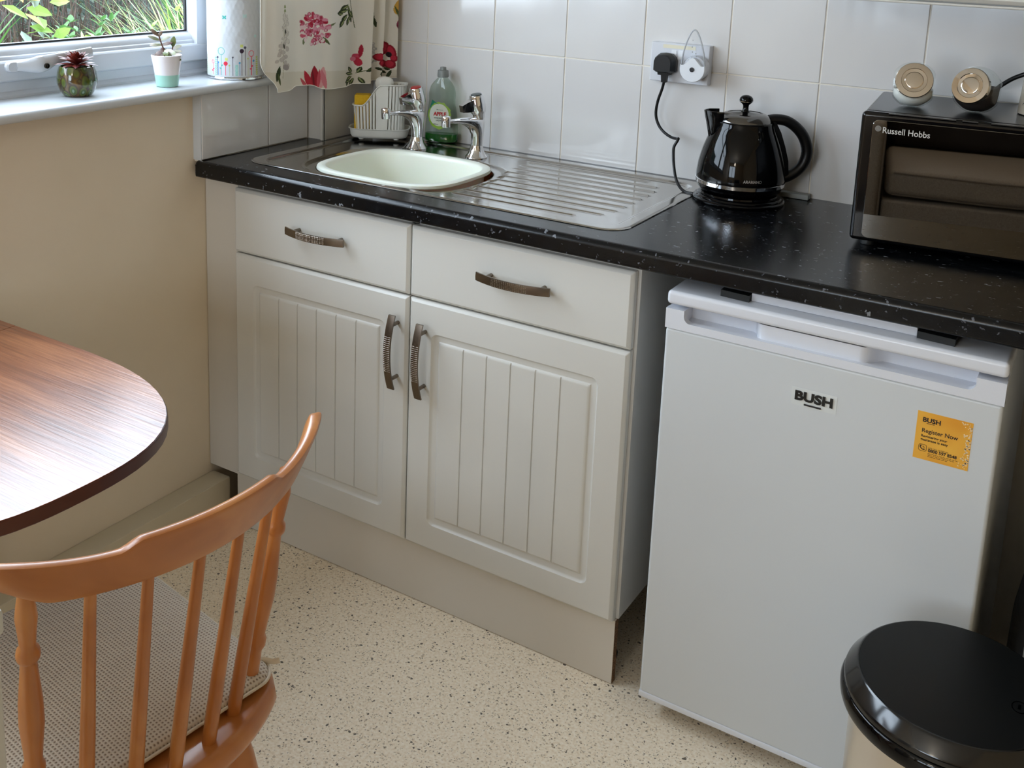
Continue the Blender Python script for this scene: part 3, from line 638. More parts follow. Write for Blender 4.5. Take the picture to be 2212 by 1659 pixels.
obj('clear_arch', MB().tube(catmull([(.8612, .512, 1.170), (.8628, .512, 1.195), (.8685, .512, 1.222), (.8775, .512, 1.245), (.8855, .512, 1.2545), (.8935, .512, 1.2490), (.9040, .512, 1.226), (.9120, .512, 1.198), (.9155, .512, 1.168)], 5), .0018, 8, flat=1.4), mat('clear_edge', (222, 226, 230), 0.1, trans=0.6), nl_, angle=70)
pn = catmull([(.8630, .512, 1.172), (.8645, .512, 1.195), (.8700, .512, 1.222), (.8782, .512, 1.243), (.8855, .512, 1.2525), (.8930, .512, 1.2465), (.9025, .512, 1.226), (.9100, .512, 1.198), (.9138, .512, 1.170)], 5)
obj('clear_panel', MB().prism([(p.x, p.z) for p in pn], 'y', .5115, .5125), M['acrylic'], nl_, smooth=False)
bb = MB(); random.seed(5)
for x, z in ((.884, 1.232), (.8835, 1.217), (.8845, 1.206), (.8925, 1.203), (.8940, 1.197), (.8832, 1.194), (.8765, 1.187), (.8915, 1.187), (.886, 1.183)): bb.sphere((x, .5108, z), .0016, 8, 6)
obj('bubble', bb, mat('bubble_clear', (235, 238, 242), 0.1, trans=.4), nl_, kind='stuff')
# ------------------------------------------------------------------ washing-up liquid bottle
bo = thing('washing_up_liquid', 'clear bottle of green washing-up liquid with an apple label, behind the taps', 'bottle', (.2165, .5290, WZ+.0022), radians(16), world=False)
def ell(cx, cy, a, b, z, n=40, p=2.3): return sering(cx, cy, a, b, z, p, n)
bpz = [(0.036, 0.014, 0), (0.0438, 0.0175, 0.004), (0.045, 0.0185, 0.012), (0.0438, 0.018, 0.04), (0.0414, 0.0175, 0.065), (0.0384, 0.017, 0.085), (0.036, 0.0165, 0.1), (0.0348, 0.016, 0.112), (0.0356, 0.016, 0.124), (0.0348, 0.0158, 0.134), (0.0314, 0.015, 0.146), (0.0237, 0.014, 0.157), (0.016, 0.013, 0.165), (0.0125, 0.012, 0.169), (0.0122, 0.012, 0.172)]
BZ = 0.0
plast = glass_mat('clear_pet', (226, 233, 227), 0.02)
obj('bottle_body', MB().loft([ell(0, 0, a, b, BZ+z) for a, b, z in bpz]), plast, bo, angle=60)
liq = mat('green_liquid', (18, 120, 30), 0.1, trans=0.35)
obj('liquid', MB().loft([ell(0, 0, a*.96, b*.94, BZ+z) for a, b, z in ((.036, .014, .0012), (.0438, .0175, .005), (.0450, .0185, .012), (.0446, .0182, .0235))]), liq, bo, angle=60)
obj('cap', MB().lathe([(.0128, .170), (.0142, .1705), (.0145, .174), (.0138, .187), (.0125, .1885), (.0080, .189), (.0075, .196), (.0001, .197)], (0, 0, 0), 28), mat('grey_cap', (152, 158, 156), 0.25, trans=0.4), bo)
def curved(vs, x0, z0, off):   # wraps label coordinates on the bottle's front
    out = []
    for u, w, _ in [(v[0], v[1], 0) for v in vs]:
        x = x0+u*1.16; z = z0+w; zz = z-BZ
        a, b = .043, .0178
        for (a1, b1, q1), (a2, b2, q2) in zip(bpz[:-1], bpz[1:]):
            if q1 <= zz <= q2: k = (zz-q1)/(q2-q1+1e-9); a = a1+(a2-a1)*k; b = b1+(b2-b1)*k
        t = min(.97, abs(x)/a); out.append((x, -b*(1-t**2.3)**(1/2.3)-off, z))
    return out
def blob(cx, cz, rx, rz, n, jag=0.0, seed=1):
    random.seed(seed); pts = [(cx, cz)]
    ring = [(cx+rx*cos(2*pi*i/n)*(1+random.uniform(-jag, jag)), cz+rz*sin(2*pi*i/n)*(1+random.uniform(-jag, jag))) for i in range(n)]
    half = [((cx+p[0])/2, (cz+p[1])/2) for p in ring]
    vs = pts+half+ring; fs = [(0, 1+i, 1+(i+1) % n) for i in range(n)]+[(1+i, 1+n+i, 1+n+(i+1) % n, 1+(i+1) % n) for i in range(n)]
    return [(a, b, 0) for a, b in vs], fs
def lab(name, vf, off, rgb, parent):
    vs, fs = vf; return obj(name, MB().add(curved(vs, 0, 0, off), fs), mat(name+'_ink', rgb, 0.4), parent, smooth=False)
LX, LZ = -.0015, BZ+.072
lb0 = lab('label', blob(LX, LZ, .0270, .0350, 40, .06, 4), .0006, (150, 190, 60), bo)
lab('label_centre', blob(LX-.001, LZ+.002, .0225, .0290, 40), .0010, (232, 236, 222), lb0)
lab('green_corner', ([(LX-.0235, LZ+.018, 0), (LX-.018, LZ+.040, 0), (LX-.002, LZ+.0295, 0)], [(0, 1, 2)]), .0012, (20, 128, 100), lb0)
lab('apple_print', blob(LX+.0145, LZ-.0215, .0070, .0075, 16), .0013, (120, 176, 30), lb0)
def ltext(body, x, z, size, w, rgb, bold=0.0):
    vs, fs = text_mb(body, size, bold, w); obj('lettering', MB().add(curved(vs, x, z, .0016), fs), mat('label_print', rgb, .4), lb0, smooth=False)
ltext('APPLE', LX-.0150, LZ+.0005, .0130, .0290, (190, 20, 32), .05)
ltext('WASHING UP', LX-.0140, LZ-.0075, .0050, .0270, (20, 60, 40), .02)
ltext('LIQUID', LX-.0085, LZ-.0135, .0050, .0160, (20, 60, 40), .02)
ltext('Morrisons', LX-.0075, LZ+.0145, .0040, .0150, (60, 90, 60), .01)
ltext('450ml', LX-.0150, LZ-.0235, .0042, .0110, (40, 70, 40), .01)
# ------------------------------------------------------------------ sink caddy with sponges
M['caddyw'] = mat('white_caddy_plastic', (228, 228, 222), 0.32)
cd = thing('sink_caddy', 'white slatted plastic sink caddy on a tray in the corner', 'caddy', (.066, .4640, WZ+.003), radians(32), world=False)
def stad(a, b, z, n=48, p=4.0): return sering(0, 0, a, b, z, p, n)
obj('tray', MB().loft([stad(a, b, z) for a, b, z in ((.066, .030, .004), (.071, .035, .006), (.0745, .0385, .012), (.0765, .0405, .027), (.0800, .0440, .0290), (.0800, .0440, .0305), (.0755, .0395, .0300), (.0720, .0360, .012), (.001, .001, .010))], cap=False), M['caddyw'], cd, angle=50)
for x in (-.045, .045):
    obj('tray_foot', MB().lathe([(.006, .0), (.0075, .002), (.0075, .006)], (x, -.022, 0), 12), M['caddyw'], cd)
# caddy wall height profile over the long axis (low left, tall right)
def ctop(x): return .089+.055*ss((x+.045)/.052)
def stx(t, a, b, p=4.0):
    k = (abs(cos(t))**p+abs(sin(t))**p)**(-1/p); return a*k*cos(t), b*k*sin(t)
N = 120; rimr = []
A_, B_ = .068, .030
for i in range(N):
    t = 2*pi*i/N; x, y = stx(t, A_, B_); rimr.append(Vector((x, y, ctop(x))))
rm = MB(); rr = []
for i, p in enumerate(rimr):
    o = Vector((p.x, p.y*2.0, 0)).normalized()
    rr.append([p+o*.0035+Vector((0, 0, -.0015)), p+o*.0035+Vector((0, 0, .0012)), p-o*.0015+Vector((0, 0, .0012)), p-o*.0015+Vector((0, 0, -.0035))])
rr.append(rr[0]); rm.loft(rr, cap=False); obj('rim', rm, M['caddyw'], cd)
sl_ = MB(); solid = MB()
def slat(t0, t1, z0, z1f):
    q = []
    for t in (t0, t1):
        x, y = stx(t, A_, B_); x2, y2 = stx(t, A_*.97, B_*.93); bx, by = x*.93, y*.93
        q.append(((bx, by, z0), (x, y, z1f(x)), (x2, y2, z1f(x)), (bx*.97, by*.95, z0)))
    a, b = q; return [a[0], b[0], b[1], a[1], a[3], b[3], b[2], a[2]], [(0, 1, 2, 3), (5, 4, 7, 6), (3, 2, 6, 7), (1, 0, 4, 5), (0, 3, 7, 4), (2, 1, 5, 6)]
i = 0; t = 0.0
while t < 2*pi-1e-3:
    x, y = stx(t, A_, B_); step = .0052/max(.02, hypot(*(Vector(stx(t+.01, A_, B_))-Vector((x, y))))/.01)
    gap = not (-.012 < x < .018)
    if gap:
        obj('slat', MB().add(*slat(t, t+step, .0125, lambda x: ctop(x)-.003)), M['caddyw'], cd, smooth=False); t += step*1.62
    else: solid.add(*slat(t, t+step*1.02, .0125, lambda x: ctop(x)-.003)); t += step
obj('wall_panel', solid, M['caddyw'], cd, smooth=False)
sp = thing('sponge', 'yellow sponge standing in the low left end of the sink caddy', 'sponge', (.066-.045*cos(radians(32)), .464-.045*sin(radians(32)), WZ+.02), radians(32), world=False)
obj('foam', MB().box(-.020, -.020, .0, .021, .018, .098, .004, 2), bump(mat('yellow_foam', (222, 178, 34), 0.9), 250, 0.6, 0.002, 'voronoi'), sp)
ds = thing('dish_brush', 'white round-headed dish brush standing behind the caddy wall', 'brush', (.066+.010*cos(radians(32)), .464+.010*sin(radians(32)), WZ+.018), radians(32), world=False)
obj('head', MB().loft([sering(0, .004, a, b, z, 2.5, 32) for a, b, z in ((.016, .008, .112), (.022, .012, .120), (.024, .013, .130), (.022, .012, .139), (.014, .008, .145), (.001, .001, .147))]), mat('brush_white', (222, 221, 214), .4), ds, angle=70)
obj('brush_handle', MB().tube([(0, .004, 0.001), (0, .004, .12)], .006, 12), M['caddyw'], ds)
# ------------------------------------------------------------------ microwave
mw = thing('microwave', 'black microwave oven with a mirrored door under the wall cupboard', 'microwave', (1.31, .245, WZ), .0997, world=False)
M['mwblack'] = mat('microwave_black', (20, 20, 22), 0.28)
M['mwgloss'] = mat('microwave_gloss_frame', (8, 8, 10), 0.08)
M['mirror'] = mat('mirrored_door_glass', (128, 126, 122), 0.015, 1.0)
MWW, MWD, MWH = .452, .300, .2500
obj('casing', MB().box(.003, .020, .012, MWW-.003, MWD, MWH, .006, 3), M['mwblack'], mw)
obj('front_frame', MB().box(0, 0, .0115, MWW, .022, MWH, .008, 3), M['mwgloss'], mw)
obj('top_ledge', MB().box(.045, -.0005, MWH-.0015, .155, .012, MWH+.0004, .0004).box(.165, -.0005, MWH-.0015, .19, .012, MWH+.0004, .0004).box(.21, -.0005, MWH-.0015, .36, .012, MWH+.0004, .0004), mat('brushed_dark', (70, 68, 66), .3, .6), mw, kind='stuff')
rg = []
for yy, i in ((-.0002, 0), (-.0016, .0004), (-.0020, .0012)):
    rg.append([(px, yy, pz) for px, pz in rrect(.0205+i, MWW-.020-i, .0185+i, .2375-i, .010, 6)])
gl_ = obj('door_glass', MB().loft(rg, cap=False).add(rg[-1], [tuple(range(len(rg[-1])))]), M['mirror'], mw, angle=30)
vs, fs = text_mb('Russell Hobbs', .0155, .008, .0790)
obj('lettering', MB().add(vs, fs, frame((.0375, -.0023, .2145), (1, 0, -.012), (0, 0, 1))), mat('pale_print', (205, 203, 200), .4), mw, smooth=False)
lg = MB().lathe([(.0052, 0), (.0052, .0002), (.0046, .0002), (.0046, 0)], n=24, cap=False)
lg2 = MB(); Fm = frame((.0305, -.0022, .2215), (1, 0, 0), (0, 0, 1)); lg2.add(lg.v, lg.f, Fm)
for k in range(-3, 4):
    h = sqrt(.0046**2-(k*.0012)**2); lg2.box(k*.0012-.00025, -h, 0, k*.0012+.00025, h, .0002, M=Fm); lg2.box(-h, k*.0012-.00025, 0, h, k*.0012+.00025, .0002, M=Fm)
obj('round_emblem', lg2, mat('emblem_print', (150, 148, 145), .4), mw, smooth=False)
for x in (.03, .42):
    for y in (.03, .26): obj('foot', MB().lathe([(.012, .0004), (.013, .004), (.011, .0122)], (x, y, 0), 16), M['rubber'], mw)
mwv = Matrix.Translation((1.31, .245, WZ)) @ Matrix.Rotation(.0997, 4, 'Z')
# mains lead rising behind the jars
mc = thing('microwave_lead', 'black mains lead looping up behind the dark jar on the microwave', 'cable', (1.50, .45, WZ+MWH))
obj('lead', MB().tube(catmull([(1.445, .528, WZ+MWH+.004), (1.475, .522, WZ+MWH+.012), (1.505, .512, 1.200), (1.530, .508, 1.218), (1.565, .508, 1.230), (1.62, .508, 1.225), (1.67, .515, 1.19), (1.69, .52, WZ+MWH+.004)], 6), .0042, 10), M['satin_black'], mc)
# ------------------------------------------------------------------ tilted glass jars
M['jarglass'] = glass_mat('jar_glass', (252, 254, 253), 0.0)
M['jar_lid'] = mat('polished_lid', (222, 214, 204), 0.06, 1.0)
def jar(loc, rz, tilt, label, fill, name):
    t = thing('storage_jar', label, 'jar', loc, rz, group='tilted glass jars on the microwave', world=False)
    # lid faces -y, tilted up by tilt; body axis passes through (0,0,.036)
    c = Vector((0, .004, .0415)); ax = Vector((0, -cos(tilt), sin(tilt))); A = frame(c, (1, 0, 0), Vector((0, sin(tilt), cos(tilt))))
    pr = [(.0001, -.036), (.020, -.036), (.032, -.032), (.0400, -.020), (.0425, -.004), (.0412, .010), (.0360, .020), (.0300, .0235), (.0300, .0275)]
    def clip(mb, k, zmax=None, hw=.0350):
        out = []
        for p in mb.v:
            x, y, z = p; z = max(z, .0006+(1-k)*.02); x = max(-hw*k, min(hw*k, x)); z = min(z, zmax) if zmax else z
            out.append((x, y, z))
        mb.v = out; return mb
    body = MB().lathe([(r, z) for r, z in pr], (0, 0, 0), 48, A, cap=False)
    obj('glass_body', clip(body, 1.0), M['jarglass'], t, angle=45)
    inn_ = MB().lathe([(r*.93, z*.93) for r, z in pr[:-1]]+[(.0001, .0185)], (0, 0, 0), 48, A, cap=False)
    obj('contents', clip(inn_, .95, fill[0]), fill[1], t, angle=60)
    L = [(.0312, .0235), (.0325, .0242), (.0327, .0330), (.0316, .0346), (.0225, .0350), (.0215, .0338), (.0160, .0334), (.0150, .0346), (.0135, .0352), (.0001, .0352)]
    obj('lid', MB().lathe(L, (0, 0, 0), 56, A, cap=False), M['jar_lid'], t, angle=25)
    return t
TOPZ = WZ+MWH+.0002
jar((1.3720, .3600, TOPZ), radians(10), radians(20), 'tilted glass jar of white powder with a polished lid, on the microwave', (.034, mat('white_powder', (232, 231, 226), .8)), 'a')
jar((1.4750, .3750, TOPZ), radians(-13), radians(17), 'tilted glass jar of dark coffee with a polished lid, on the microwave', (.047, mat('ground_coffee', (26, 14, 9), .8)), 'b')
# ------------------------------------------------------------------ canister at the frame's edge
cn = thing('canister', 'tall cream canister with a black lid beside the dark jar on the microwave', 'canister', (1.590, .436, TOPZ))
obj('canister_body', MB().lathe([(.046, .0003), (.0485, .002), (.0485, .006), (.0400, .128), (.0375, .134)], (1.590, .436, TOPZ), 48), tint(mat('cream_enamel', (222, 214, 196), .25), 20, (206, 196, 176), (228, 222, 208)), cn)
obj('canister_lid', MB().lathe([(.040, .133), (.0450, .135), (.0465, .140), (.044, .147), (.020, .152), (.008, .153), (.008, .162), (.0001, .165)], (1.590, .436, TOPZ), 48), M['satin_black'], cn)
vs, fs = text_mb('Gi_Uti', .010, .01, .030); mb = MB()
mb.add([(1.590+.0476*cos(radians(-146)+v[0]/.0476), .436+.0476*sin(radians(-146)+v[0]/.0476), TOPZ+.016+v[1]) for v in vs], fs)
obj('lettering', mb, M['ink'], cn, smooth=False)
# grey clip lying behind the kettle
gc = obj('chopping_block_corner', MB().box(1.075, .535, WZ+.0004, 1.158, .556, WZ+.0115, .002), mat('pale_grey_plastic', (150, 154, 152), .5), label='small grey plastic strip lying behind the kettle', cat='strip'); gc.name = 'plastic_strip'; retop(gc)
# ------------------------------------------------------------------ wall cupboard
wc = thing('wall_cupboard', 'cream wall cupboard hung above the microwave', 'cupboard', (1.75, .43, 1.357))
obj('carcass', MB().box(1.16, .300, 1.357, 2.35, .5645, 1.95, .001), M['carcass'], wc)
for a in (1.16, 1.757): obj('door', MB().loft([[(x, .280+y-.0, z) for x, y, z in r] for r in slab_rings(a, a+.593, 1.359, 1.948)]), M['door'], wc)
obj('light_pelmet', MB().box(1.16, .284, 1.352, 2.35, .3000, 1.3568, .002), M['door'], wc)
# ------------------------------------------------------------------ pedal bin
bn = thing('pedal_bin', 'round pedal bin with a black domed lid in front of the fridge', 'bin', (1.621, -.253, 0))
obj('bin_body', MB().lathe([(.128, .012), (.131, .014), (.1335, .40), (.134, .418)], (1.621, -.253, 0), 72), mat('brushed_bin_steel', (214, 206, 194), 0.28, 0.85), bn)
obj('base_ring', MB().lathe([(.130, .001), (.136, .002), (.136, .016), (.131, .022)], (1.621, -.253, 0), 64), M['satin_black'], bn)
obj('collar', MB().lathe([(.134, .405), (.1480, .4060), (.1500, .4120), (.1505, .4220), (.1480, .4290), (.1440, .4300), (.1380, .4305)], (1.621, -.253, 0), 80), M['gloss_black'], bn, angle=60)
obj('lid_rim', MB().lathe([(.1400, .4300), (.1462, .4310), (.1465, .4360), (.1452, .4400), (.1330, .4560), (.1305, .4582), (.1290, .4585)], (1.621, -.253, 0), 96, cap=False), mat('gloss_lid_rim', (12, 13, 15), 0.13, spec=.6), bn, angle=22)
obj('lid', MB().lathe([(.1292, .4575), (.1285, .4590), (.1000, .4600), (.05, .4606), (.0001, .4608)], (1.621, -.253, 0), 96, cap=False), mat('matt_black_lid', (10, 12, 13), 0.42, spec=.25), bn, angle=50)
obj('lid_mark', MB().lathe([(.010, .0), (.010, .0008), (.0088, .0008), (.0088, 0)], (1.700, -.265, .4598), 24, cap=False, sy=1.3).box(1.698, -.270, .4598, 1.7015, -.260, .4608), M['gloss_black'], bn)
obj('pedal', MB().box(1.58, -.405, .006, 1.64, -.380, .014, .003), M['satin_black'], bn)
# ------------------------------------------------------------------ dark bag right of the fridge
bg_ = thing('black_bag', 'black bag standing in the dark gap right of the fridge', 'bag', (1.80, .12, 0))
rg = []
for z, a, b in ((.001, .10, .11), (.02, .125, .14), (.20, .135, .15), (.38, .132, .145), (.50, .115, .13), (.57, .085, .10), (.60, .04, .05), (.604, .001, .001)):
    rg.append(sering(1.795, .12, a, b, z, 3.0, 48))
obj('bag_body', MB().loft(rg, cap=False), bump(mat('black_fabric', (8, 8, 9), .85), 30, .4, .01), bg_, angle=70)
for z, x in ((.385, 1.690), (.305, 1.686)): obj('buckle', MB().box(x, -.045, z, x+.034, -.030, z+.028, .005, 2), mat('grey_buckle', (120, 118, 112), .5), bg_)
# ------------------------------------------------------------------ small cupboard corner, lower left
sc_ = thing('small_cupboard', 'white cupboard whose corner edge shows at the lower left', 'cupboard', (.90, -1.40, 0))
obj('cupboard_body', MB().box(.80, -1.52, .06, .982, -1.273, .882, .003), M['carcass'], sc_)
obj('cupboard_door', MB().box(.983, -1.52, .065, 1.0, -1.272, .878, .003), M['carcass'], sc_)
obj('cupboard_top', MB().box(.79, -1.53, .882, 1.005, -1.270, .905, .004), M['carcass'], sc_)
obj('cupboard_plinth', MB().box(.82, -1.50, .0005, .965, -1.295, .06), M['carcass'], sc_)
# ------------------------------------------------------------------ drop-leaf table
def wood(name, dark, mid, light, rough, ang, scale=1.0, bstr=.05):
    m = mat(name, mid, rough, coat=.7, crough=0.25); t, b = nt(m)
    v = coords(t, (1.2*scale, 9*scale, 9*scale), (0, 0, ang)); n1 = node(t, 'ShaderNodeTexNoise', Scale=3.0, Detail=8.0, Roughness=.62, Distortion=.6); t.links.new(v, n1.inputs['Vector'])
    v2 = coords(t, (5*scale, 120*scale, 120*scale), (0, 0, ang)); n2 = node(t, 'ShaderNodeTexNoise', Scale=3.0, Detail=3.0); t.links.new(v2, n2.inputs['Vector'])
    mx = node(t, 'ShaderNodeMix', data_type='FLOAT'); mx.inputs[0].default_value = .35; t.links.new(n1.outputs['Fac'], mx.inputs[2]); t.links.new(n2.outputs['Fac'], mx.inputs[3])
    t.links.new(ramp(t, mx.outputs[0], [(.34, dark), (.5, mid), (.64, light)]), b.inputs['Base Color'])
    bp = node(t, 'ShaderNodeBump', Strength=bstr, Distance=.001); t.links.new(n2.outputs['Fac'], bp.inputs['Height']); t.links.new(bp.outputs['Normal'], b.inputs['Normal'])
    return m
M['teak'] = wood('teak_laminate', (98, 50, 28), (146, 84, 50), (180, 116, 76), 0.31, radians(4), .55, .8)
M['dark_edge'] = mat('dark_table_edge', (74, 34, 22), .3)
tb_ = thing('drop_leaf_table', 'teak drop-leaf table with a rounded end below the window', 'table', (.25, -.925, 0))
ty = -.925
def leaf_out(i=0.0):
    P = [(.1002, ty-.29+i)]
    for k in range(41):
        a = -pi/2+pi*k/40; q = (abs(cos(a))**2.6+abs(sin(a))**2.6)**(-1/2.6); P.append((.252+(.400-i)*q*cos(a), ty+(.29-i)*q*sin(a)))
    P.append((.1002, ty+.29-i)); return P
def slabz(polyf, z0, z1, m, name):
    rings = [[(x, y, z) for x, y in polyf(i)] for i, z in ((.0015, z0), (0, z0+.0015), (0, z1-.0025), (.0008, z1-.0006), (.0016, z1))]
    return MB().loft(rings)
obj('leaf_edge', slabz(leaf_out, .7195, .7392, None, ''), M['dark_edge'], tb_, angle=45)
obj('leaf_top', MB().prism(leaf_out(.0022), 'z', .7385, .7402), M['teak'], tb_, smooth=False)
ctr = lambda i=0.0: [(-.095, ty-.29+i), (.0990, ty-.29+i), (.0990, ty+.29-i), (-.095, ty+.29-i)]
obj('centre_edge', slabz(ctr, .7195, .7392, None, ''), M['dark_edge'], tb_)
obj('centre_top', MB().prism(ctr(.0022), 'z', .7385, .7402), M['teak'], tb_, smooth=False)
for x, y in ((-.06, ty-.22), (-.06, ty+.22), (.335, -.8825), (.06, ty-.22)):
    obj('leg', MB().box(x-.018, y-.018, .0005, x+.018, y+.018, .7193, .003), M['dark_edge'], tb_)
obj('apron', MB().box(-.06, ty-.215, .62, .06, ty-.195, .7193).box(-.06, ty+.195, .62, .06, ty+.215, .7193), M['dark_edge'], tb_)
obj('gate_rail', MB().prism([(.045, ty-.205), (.06, ty-.213), (.345, -.875), (.330, -.867)], 'z', .64, .68), M['dark_edge'], tb_)
# ------------------------------------------------------------------ spindle-back chair
def beech():
    m = mat('varnished_beech', (182, 108, 52), .38, coat=.35, crough=.10); t, b = nt(m); v = coords(t, (10, 3.2, 3.2))
    n1 = node(t, 'ShaderNodeTexNoise', Scale=2.2, Detail=3.0, Roughness=.5, Distortion=.8); t.links.new(v, n1.inputs['Vector'])
    t.links.new(ramp(t, n1.outputs['Fac'], [(.3, (166, 98, 42)), (.5, (184, 114, 54)), (.7, (198, 132, 70))]), b.inputs['Base Color']); return m
M['beech'] = beech()
CH = thing('dining_chair', 'varnished wooden spindle-back dining chair drawn up to the table', 'chair', (.592, -.912, 0), radians(-7.5), world=False)
# local: +x points to the back rest, origin below the centre of the back's arc
SZt = .452
def seat_out(i):
    P = []
    for k in range(25):
        a = radians(-34+68*k/24); P.append(((.288-i)*cos(a), (.288-i)*sin(a)))
    P += [(.215-i*.7, .176-i*.7), (.185, .187-i), (.10, .188-i), (0, .190-i), (-.10, .188-i), (-.145, .172-i), (-.165+i, .130), (-.172+i, .0), (-.165+i, -.130), (-.145, -.172+i), (-.10, -.188+i), (0, -.190+i), (.10, -.188+i), (.185, -.187+i), (.215-i*.7, -.176+i*.7)]
    return P
sr = [[(x, y, z) for x, y in seat_out(i)] for i, z in ((.030, .412), (.010, .415), (.002, .422), (0, .430), (.002, .444), (.006, .4500), (.012, .4520), (.035, .4515), (.06, .4500))]
obj('seat', MB().loft(sr), M['beech'], CH, angle=50)
ab = [24.5+8.5, 11.7+7.5, 7.5, -11.1+7.5, -22+7.5, -34+7.5, -46+7.5]; Rb = [.251, .254, .2587, .261, .259, .256, .254]
ab = [x for x in (32.0, 20.0, 8.0, -3.6, -14.5, -26.5, -38.5)]
at_ = [36.3, 24.6, 12.0, .4, -12.0, -24.0, -36.4]; Rt = [.310, .311, .312, .312, .311, .312, .313]
def sp_pt(k, f):
    a0, a1 = radians(ab[k]), radians(at_[k])
    p = Vector((Rb[k]*cos(a0), Rb[k]*sin(a0), SZt-.012)); q = Vector(((Rt[k]-.012)*cos(a1), (Rt[k]-.012)*sin(a1), .760)); return p+(q-p)*f
for k in range(7):
    if k in (0, 6):
        prf = [(0, .0115), (.04, .0115), (.10, .0100), (.16, .0095), (.20, .0090), (.225, .0125), (.255, .0125), (.275, .0095), (.34, .0110), (.45, .0138), (.54, .0132), (.66, .0100), (.715, .0088), (.73, .0122), (.745, .0130), (.765, .0120), (.78, .0085), (.84, .0100), (.90, .0118), (.95, .0100), (1.0, .0075)]
        obj('turned_post', MB().tube([sp_pt(k, f) for f, r in prf], [r for f, r in prf], 20), M['beech'], CH, angle=60)
    else:
        prf = [(0, .0088), (.1, .0090), (.35, .0088), (.7, .0074), (1.0, .0064)]
        obj('spindle', MB().tube([sp_pt(k, f) for f, r in prf], [r for f, r in prf], 16), M['beech'], CH, angle=70)
# crest rail
def crest(phi):
    a = abs(phi); cr = 1-ss((a-15.0)/4.5)
    zt = .8035+.0130*cr+.0090*ss((a-22)/24); zb = .7490+.042*ss((a-30)/17)**1.0
    Ri = .3260+.006*ss((a-36)/11); Ro = .3125
    return zt, zb, Ri, Ro
rings = []
for k in range(81):
    phi = -47.5+95*k/80; zt, zb, Ri, Ro = crest(phi); e = max(0.0, 1-max(0, (abs(phi)-45.8)/1.7)**2)**.5*.999+.001 if abs(phi) > 45.8 else 1.0
    th = .0165*(.55+.45*e); h = zt-zb; c, s = cos(radians(phi)), sin(radians(phi))
    lean = (Ri+.015-Ro)/max(.055, .0625)
    def P(rad, z): return (rad*c, rad*s, z)
    zm = (zt+zb)/2; hh = h/2*(.80+.20*e); zt2, zb2 = zm+hh, zm-hh
    Rz = lambda z: Ro+(z-.749)*.42
    pts = []
    for (u, w) in ((0, .12), (.12, 0), (.5, -.0), (.88, 0), (1, .12), (1.02, .5), (1, .90), (.86, .985), (.5, 1.02), (.14, .985), (0, .90), (-.02, .5)):
        z = zb2+(zt2-zb2)*w; pts.append(P(Rz(z)-th*(1-u)+.0, z))
    rings.append(pts)
obj('crest_rail', MB().loft(rings), M['beech'], CH, angle=50)
for sx_, sy_ in ((.17, .118), (.17, -.118), (-.095, .135), (-.095, -.135)):
    bx, by = (sx_+.115 if sx_ > 0 else sx_-.06), sy_*1.5
    p = Vector((sx_, sy_, .425)); q = Vector((bx, by, .001))
    prf = [(0, .0150), (.08, .0185), (.22, .0205), (.34, .0180), (.38, .0145), (.40, .0190), (.43, .0190), (.45, .0145), (.6, .0190), (.8, .0150), (1, .0105)]
    obj('leg', MB().tube([p+(q-p)*f for f, r in prf], [r for f, r in prf], 18), M['beech'], CH, angle=60)
for y in (1, -1):
    obj('stretcher', MB().tube([(.235, y*.158, .19), (.05, y*.168, .19), (-.132, y*.187, .19)], [.008, .0115, .008], 12), M['beech'], CH)
obj('stretcher', MB().tube([(.05, .165, .19), (.05, 0, .19), (.05, -.165, .19)], [.008, .0115, .008], 12), M['beech'], CH)
# seat pad
def pad_mat():
    m = mat('woven_oatmeal_fabric', (196, 182, 164), .95, sheen=.3); t, b = nt(m)
    v = coords(t, (1, 1, 1), (0, 0, 0)); w1 = node(t, 'ShaderNodeTexWave', Scale=62.0, wave_type='BANDS', bands_direction='X'); w2 = node(t, 'ShaderNodeTexWave', Scale=62.0, wave_type='BANDS', bands_direction='Y')
    t.links.new(v, w1.inputs['Vector']); t.links.new(v, w2.inputs['Vector'])
    mu = node(t, 'ShaderNodeMath', operation='MULTIPLY'); t.links.new(w1.outputs['Fac'], mu.inputs[0]); t.links.new(w2.outputs['Fac'], mu.inputs[1])
    t.links.new(ramp(t, mu.outputs[0], [(.0, (208, 196, 180)), (.35, (200, 186, 168)), (.75, (138, 118, 100))]), b.inputs['Base Color'])
    bp = node(t, 'ShaderNodeBump', Strength=.5, Distance=-.002); t.links.new(mu.outputs[0], bp.inputs['Height']); t.links.new(bp.outputs['Normal'], b.inputs['Normal']); return m
pad = thing('seat_cushion', 'oatmeal woven seat pad tied on the wooden chair', 'cushion', (.592, -.912, SZt), radians(-7.5), world=False)
def pad_out(i):
    P = []
    for x, y in rrect(-.150+i, .236-i, -.182+i, .182-i, .030, 7):
        if x > 0: y *= 1-.10*(x/.236)**2
        P.append((x, y))
    return P
pr_ = [[(x, y, z) for x, y in pad_out(i)] for i, z in ((.010, .0006), (.003, .004), (0, .0095), (.003, .0150), (.009, .0185), (.020, .0205), (.05, .0225), (.09, .0235), (.14, .0238))]
obj('pad', MB().loft(pr_), pad_mat(), pad, angle=80)
obj('piping', MB().tube([Vector((x, y, .0098)) for x, y in pad_out(-.001)]+[Vector((*pad_out(-.001)[0], .0098))], .0022, 8, cap=False), mat('piping_fabric', (214, 202, 184), .9), pad, angle=80)
for y in (.165, -.165): obj('tie', MB().tube(catmull([(.190, y*.95, .012), (.205, y*1.0, .016), (.216, y*1.05, .014), (.223, y*1.09, .016)], 4), .0045, 8, flat=.3), mat('tie_fabric', (226, 218, 204), .9), pad)
